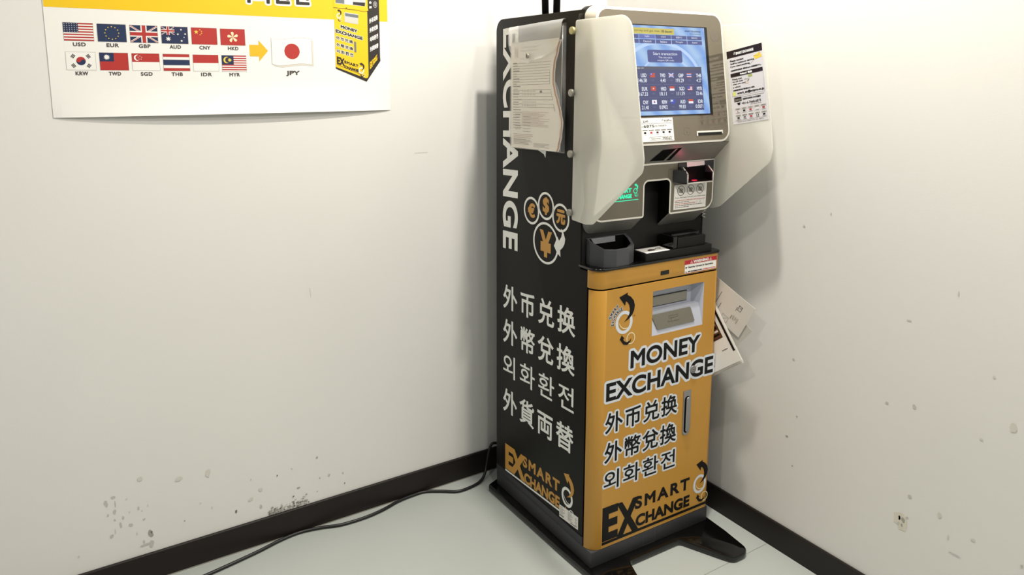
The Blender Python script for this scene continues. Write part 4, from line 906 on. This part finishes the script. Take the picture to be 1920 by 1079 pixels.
# rods rising out of the top
for nm, p0, p1 in (('support_rod', (.05, .293, 1.335), (.05, .3100, 1.62)), ('support_rod', (.05, .2455, 1.335), (.05, .2400, 1.62))):
    b = MB(); b.tube([p0, p1], .0088, SHELL, n=16); b.build(nm, K)
b = MB(); b.tube([(.3905+.004*math.cos(k*.9), .060+.004*math.sin(k*.9), .862-.0012*k) for k in range(22)], .0009, RIM, n=6); b.build('coil_tether', K)
# clear holder on the far side that carries the leaflets
b = MB(); b.box(.3922, .3930, .030, .250, .40, .66, CLEAR); b.box(.4100, .4108, .030, .250, .40, .60, CLEAR); b.box(.3922, .4108, .030, .250, .3992, .40, CLEAR); b.box(.3922, .4108, .250, .2508, .40, .60, CLEAR)
b.build('leaflet_holder', K)

# ------------------------------------------------------------------ document pouch on the side of the machine
PO = tag(empty('document_pouch', kw(-.0006, .26, 1.02), KYAW), 'clear plastic snap pouch hanging on the black side panel', 'pouch')
fP = lambda h0: (lambda u, v, h: Vector((-h0-h, -u-.26, v-1.02)))     # local to the pouch
b = MB()
b.fr = fP(0)
b.rect(-.3700, 1.0160, -.1310, 1.3180, CLEAR, .0004)
LF = lambda z: (-.3520, z, .0175)      # front sheet
RF = lambda z: (-.1250, z, .0180)
b.mesh([fP(0)(*q) for q in (LF(1.0130), RF(1.0215), (-.1250, 1.3150, .0150), (-.3560, 1.2800, .0140))], [(0, 1, 2, 3)], CLEAR)
b.mesh([fP(0)(*q) for q in (RF(1.0215), (-.1305, 1.0180, .0006), (-.1310, 1.3050, .0006), (-.1250, 1.3150, .0150))], [(0, 1, 2, 3)], CLEAR)
b.mesh([fP(0)(*q) for q in (LF(1.0130), (-.3700, 1.0160, .0006), (-.3700, 1.2800, .0006), (-.3560, 1.2800, .0140))], [(0, 1, 2, 3)], CLEARE)
b.mesh([fP(0)(*q) for q in (LF(1.0130), RF(1.0215), (-.1305, 1.0180, .0006), (-.3700, 1.0160, .0006))], [(0, 1, 2, 3)], CLEARE)
b.tube([fP(0)(*q) for q in (RF(1.0215), (-.1250, 1.3100, .0152))], .0006, CLEARE, n=6)
b.build('pocket', PO)
b = MB(); b.fr = fP(0)       # flap folding over the front
prof = [(1.3180, .0006), (1.3190, .006), (1.3170, .0125), (1.3080, .0180), (1.2900, .0200), (1.2780, .0205), (1.2620, .0205), (1.2500, .0205), (1.2400, .0205), (1.2310, .0205), (1.2260, .0205)]
half = [1, 1, 1, 1, 1, .99, .94, .84, .68, .43, .06]
Pv = []; NU = 12
for (z, d), hw in zip(prof, half):
    dd = min(1, d/.018); cl = -.3770+.020*dd; cr = -.1330+.006*dd; cu = -.2560
    for i in range(NU+1): t = i/NU; Pv.append(fP(0)(cu+(cl-cu)*hw+((cr-cu)*hw-(cl-cu)*hw)*t, z+.008*t, d+.0010*math.sin(t*9+z*40)))
b.mesh(Pv, [(j*(NU+1)+i, j*(NU+1)+i+1, (j+1)*(NU+1)+i+1, (j+1)*(NU+1)+i) for j in range(len(prof)-1) for i in range(NU)], CLEARE, smooth=True)
b.build('flap', PO)
b = MB(); b.prism([(-.2610+.0062*math.cos(2*math.pi*k/24), 1.2450+.0062*math.sin(2*math.pi*k/24)) for k in range(24)], .0218, .0255, BOLT, fr=fP(0)); b.bevel(.0012, 2)
b.fr = fP(0); b.rect(-.2622, 1.2405, -.2600, 1.2490, DGREY, .0258); b.build('snap_button', PO, smooth=40)
# the sheets inside
WV = [(1.0165, -.1500), (1.0300, -.1430), (1.0586, -.1350), (1.0897, -.1310), (1.1140, -.1380), (1.1384, -.1490), (1.1600, -.1600), (1.1814, -.1670), (1.2050, -.1670), (1.2246, -.1640), (1.2550, -.1520), (1.2850, -.1400)]
def wave(z):
    for (z0, u0), (z1, u1) in zip(WV, WV[1:]):
        if z <= z1: t = max(0, (z-z0)/(z1-z0)); t = t*t*(3-2*t); return u0+(u1-u0)*t
    return WV[-1][1]
def sheet(name, h0, shift, m, mb, label, printed=False, ztop=1.2780):
    b = MB(); nz, nu = 30, 12; fr = fP(0); z0 = 1.0150
    def G(t, s_):
        zl = z0+(ztop-z0)*s_; zr = z0+.005+(ztop+.006-z0-.005)*s_
        ul = -.3525-.0005*s_; ur = wave(zr)+shift
        return fr(ul+(-.150-ul)*t+(ur+.150)*t**3, zl+(zr-zl)*t, h0)
    V = [G(i/nu, j/nz) for j in range(nz+1) for i in range(nu+1)]
    F = [(j*(nu+1)+i, j*(nu+1)+i+1, (j+1)*(nu+1)+i+1, (j+1)*(nu+1)+i) for j in range(nz) for i in range(nu)]
    b.mesh(V, F, m, smooth=True)
    if printed:
        b.fr = lambda u, v, h: G(u, v)+Vector((-h, 0, 0)); q = .0005
        E_ = lambda x0, x1, y, t, mm: b.rect(x0, y, x1, y+t, mm, q, 6, 1)
        for x0, x1, y in ((.25, .62, .945), (.22, .62, .915), (.20, .45, .84)): E_(x0, x1, y, .005, INKL)
        b.rect(.08, .86, .16, .95, PINKINK, q)
        for y in (.80, .775, .75, .725, .70, .675, .65, .625, .60, .55, .52, .49, .46, .42, .39): E_(.04, .93, y, .0025, INK); 
        for y0, y1 in ((.60, .72), (.46, .55), (.36, .42)): b.rect(.925, y0, .93, y1, INK, q)
        for i in range(26):
            y = .815-.0245*i; E_(.05, .05+random.uniform(.08, .20), y-.012, .006, INKL if i % 3 else INK)
        for y in (.535, .505, .435, .405): 
            for k in range(9): b.rect(.27+.035*k, y, .285+.035*k, y+.009, INKL, q)
        b.rect(.67, .525, .72, .545, INK, q)
        for i in range(12): y = .345-.012*i; E_(.25, random.uniform(.55, .9), y, .004, PINKINK)
        for i in range(6): E_(.10, .22, .32-.028*i, .006, INKL); E_(.28, .45, .30-.028*i, .005, INKL)
        for i in range(4): E_(.06, random.uniform(.3, .5), .13-.016*i, .006, PINKINK)
        for i in range(4): E_(.06, random.uniform(.35, .5), .075-.013*i, .006, INKL); E_(.52, random.uniform(.75, .93), .055-.011*i, .004, INKL)
    o = b.build(name); o.location = kw(-.0006, .26, 1.02); o.rotation_euler = (0, 0, KYAW)
    if mb: o.data.materials[0] = m
    return tag(o, label, 'document', 'sheets in the clear pouch')
sheet('printed_form', .0130, 0, PAPERW, None, 'printed form at the front of the clear pouch', True)
sheet('orange_sheet', .0118, .0036, ORANGEEDGE, None, 'orange edged sheet just behind the printed form', ztop=1.270)
sheet('blank_sheet', .0106, .0068, PAPER, None, 'white sheet rearmost in the clear pouch', ztop=1.274)

# ------------------------------------------------------------------ leaflets fanning out on the far side
def leaflet(name, corner, d1, d2, l1, l2, a, m, label, deco=None):
    d1 = Vector(d1).normalized(); d2 = Vector(d2).normalized(); c = Vector(corner)
    fr = lambda p, q, h: (lambda w: Vector((a-h, w.x, w.y)))(c+d1*p+d2*q)
    b = MB(); b.fr = fr; b.prism([(0, 0), (l1, 0), (l1, l2), (0, l2)], -.0003, .0003, m, fr=fr)
    if deco: deco(b)
    o = b.build(name); o.location = (KX, KY, 0); o.rotation_euler = (0, 0, KYAW); return tag(o, label, 'leaflet', 'leaflets in the holder on the right side')
def deco_mail(b):
    h = .0006
    b.frame(.030, .022, .041, .037, .0010, BLKP, h); b.line((.030, .022), (.0355, .0295), .0008, BLKP, h); b.line((.041, .022), (.0355, .0295), .0008, BLKP, h); b.line((.044, .030), (.044, .042), .0016, INK, h)
    for i in range(6): b.line((.026+.0035*i, .057), (.026+.0035*i, .073-.003*(i % 3)), .0011, INKL if i % 2 else INK, h)
    b.line((.047, .060), (.047, .072), .0018, INK, h); b.frame(.050, .074, .072, .092, .0012, INKL, h); b.line((.050, .074), (.072, .092), .001, INKL, h)
    b.line((.104, .0245), (.106, .063), .0016, INK, h); b.line((.0905, .0526), (.0915, .075), .0018, INK, h); b.line((.078, .084), (.078, .088), .002, INK, h)
def deco_lead(b):
    h = .0006
    b.rect(.028, .0050, .175, .0125, BLKP, h); b.rect(.070, .024, .128, .060, BROWN, h); b.frame(.070, .024, .128, .060, .003, MAROON, h+.0001)
    for i in range(5): b.rect(.078+.009*i, .030, .083+.009*i, .056, PAPERW if i % 2 else BLKP, h+.0001)
    b.text('SALE', (.030, .026, .052, .032), INK, h) if False else b.line((.040, .026), (.040, .048), .002, INK, h)
def deco_grey(b): b.rect(.010, .003, .12, .007, INK, .0006)
leaflet('mail_leaflet', (-.1085, .6346), (.117, .0466), (.0475, -.088), .21, .100, .4070, PAPERT, 'pale leaflet with small envelope mark, uppermost beside the machine', deco_mail)
leaflet('thin_leaflet', (-.1011, .5760), (.088, .044), (.038, -.045), .20, .120, .4090, mat('thin_grey_paper', 'C2C0B9', .7), 'thin grey leaflet partly showing below the envelope leaflet', None)
leaflet('white_leaflet', (-.0857, .4985), (.089, .106), (.088, -.065), .21, .150, .3950, PAPER, 'white leaflet with black stripe and brown picture, frontmost of the fan', deco_lead)
leaflet('white_leaflet', (-.0870, .4950), (.089, .1085), (.088, -.066), .21, .150, .3985, PAPER, 'white leaflet with grey edge line, right behind the striped one', deco_grey)
leaflet('white_leaflet', (-.0850, .4890), (.089, .105), (.088, -.064), .21, .150, .4020, PAPER, 'plain white leaflet peeking out lowest behind the striped one', None)

# ------------------------------------------------------------------ power cord along the baseboard
pts = [(-.385, -.060, .085), (-.400, -.045, .088), (-.412, -.036, .096), (-.4345, -.030, .099), (-.446, -.030, .075), (-.4555, -.034, .045), (-.470, -.045, .018), (-.495, -.058, .0065), (-.535, -.066, .0045), (-.574, -.064, .0045), (-.610, -.040, .0045), (-.652, -.016, .0045), (-.692, -.014, .0045), (-.739, -.0195, .0045), (-.793, -.0355, .0045), (-.848, -.0435, .0045), (-.914, -.0405, .0045), (-.965, -.024, .0045), (-1.020, -.0145, .0045), (-1.075, -.022, .0045), (-1.137, -.039, .0045), (-1.250, -.0614, .0045), (-1.40, -.085, .0045), (-1.62, -.10, .0045), (-1.9, -.09, .0045)]
def catmull(P, n=8):
    P = [Vector(p) for p in P]; out = []
    for i in range(len(P)-1):
        p0, p1, p2, p3 = P[max(i-1, 0)], P[i], P[i+1], P[min(i+2, len(P)-1)]
        for k in range(n):
            t = k/n; out.append(.5*((2*p1)+(p2-p0)*t+(2*p0-5*p1+4*p2-p3)*t*t+(3*p1-p0-3*p2+p3)*t**3))
    out.append(P[-1]); return out
b = MB(); b.tube(catmull(pts), .0042, CORD, n=10)
tag(b.build('power_cord'), 'black power cord lying along the left baseboard', 'cord')
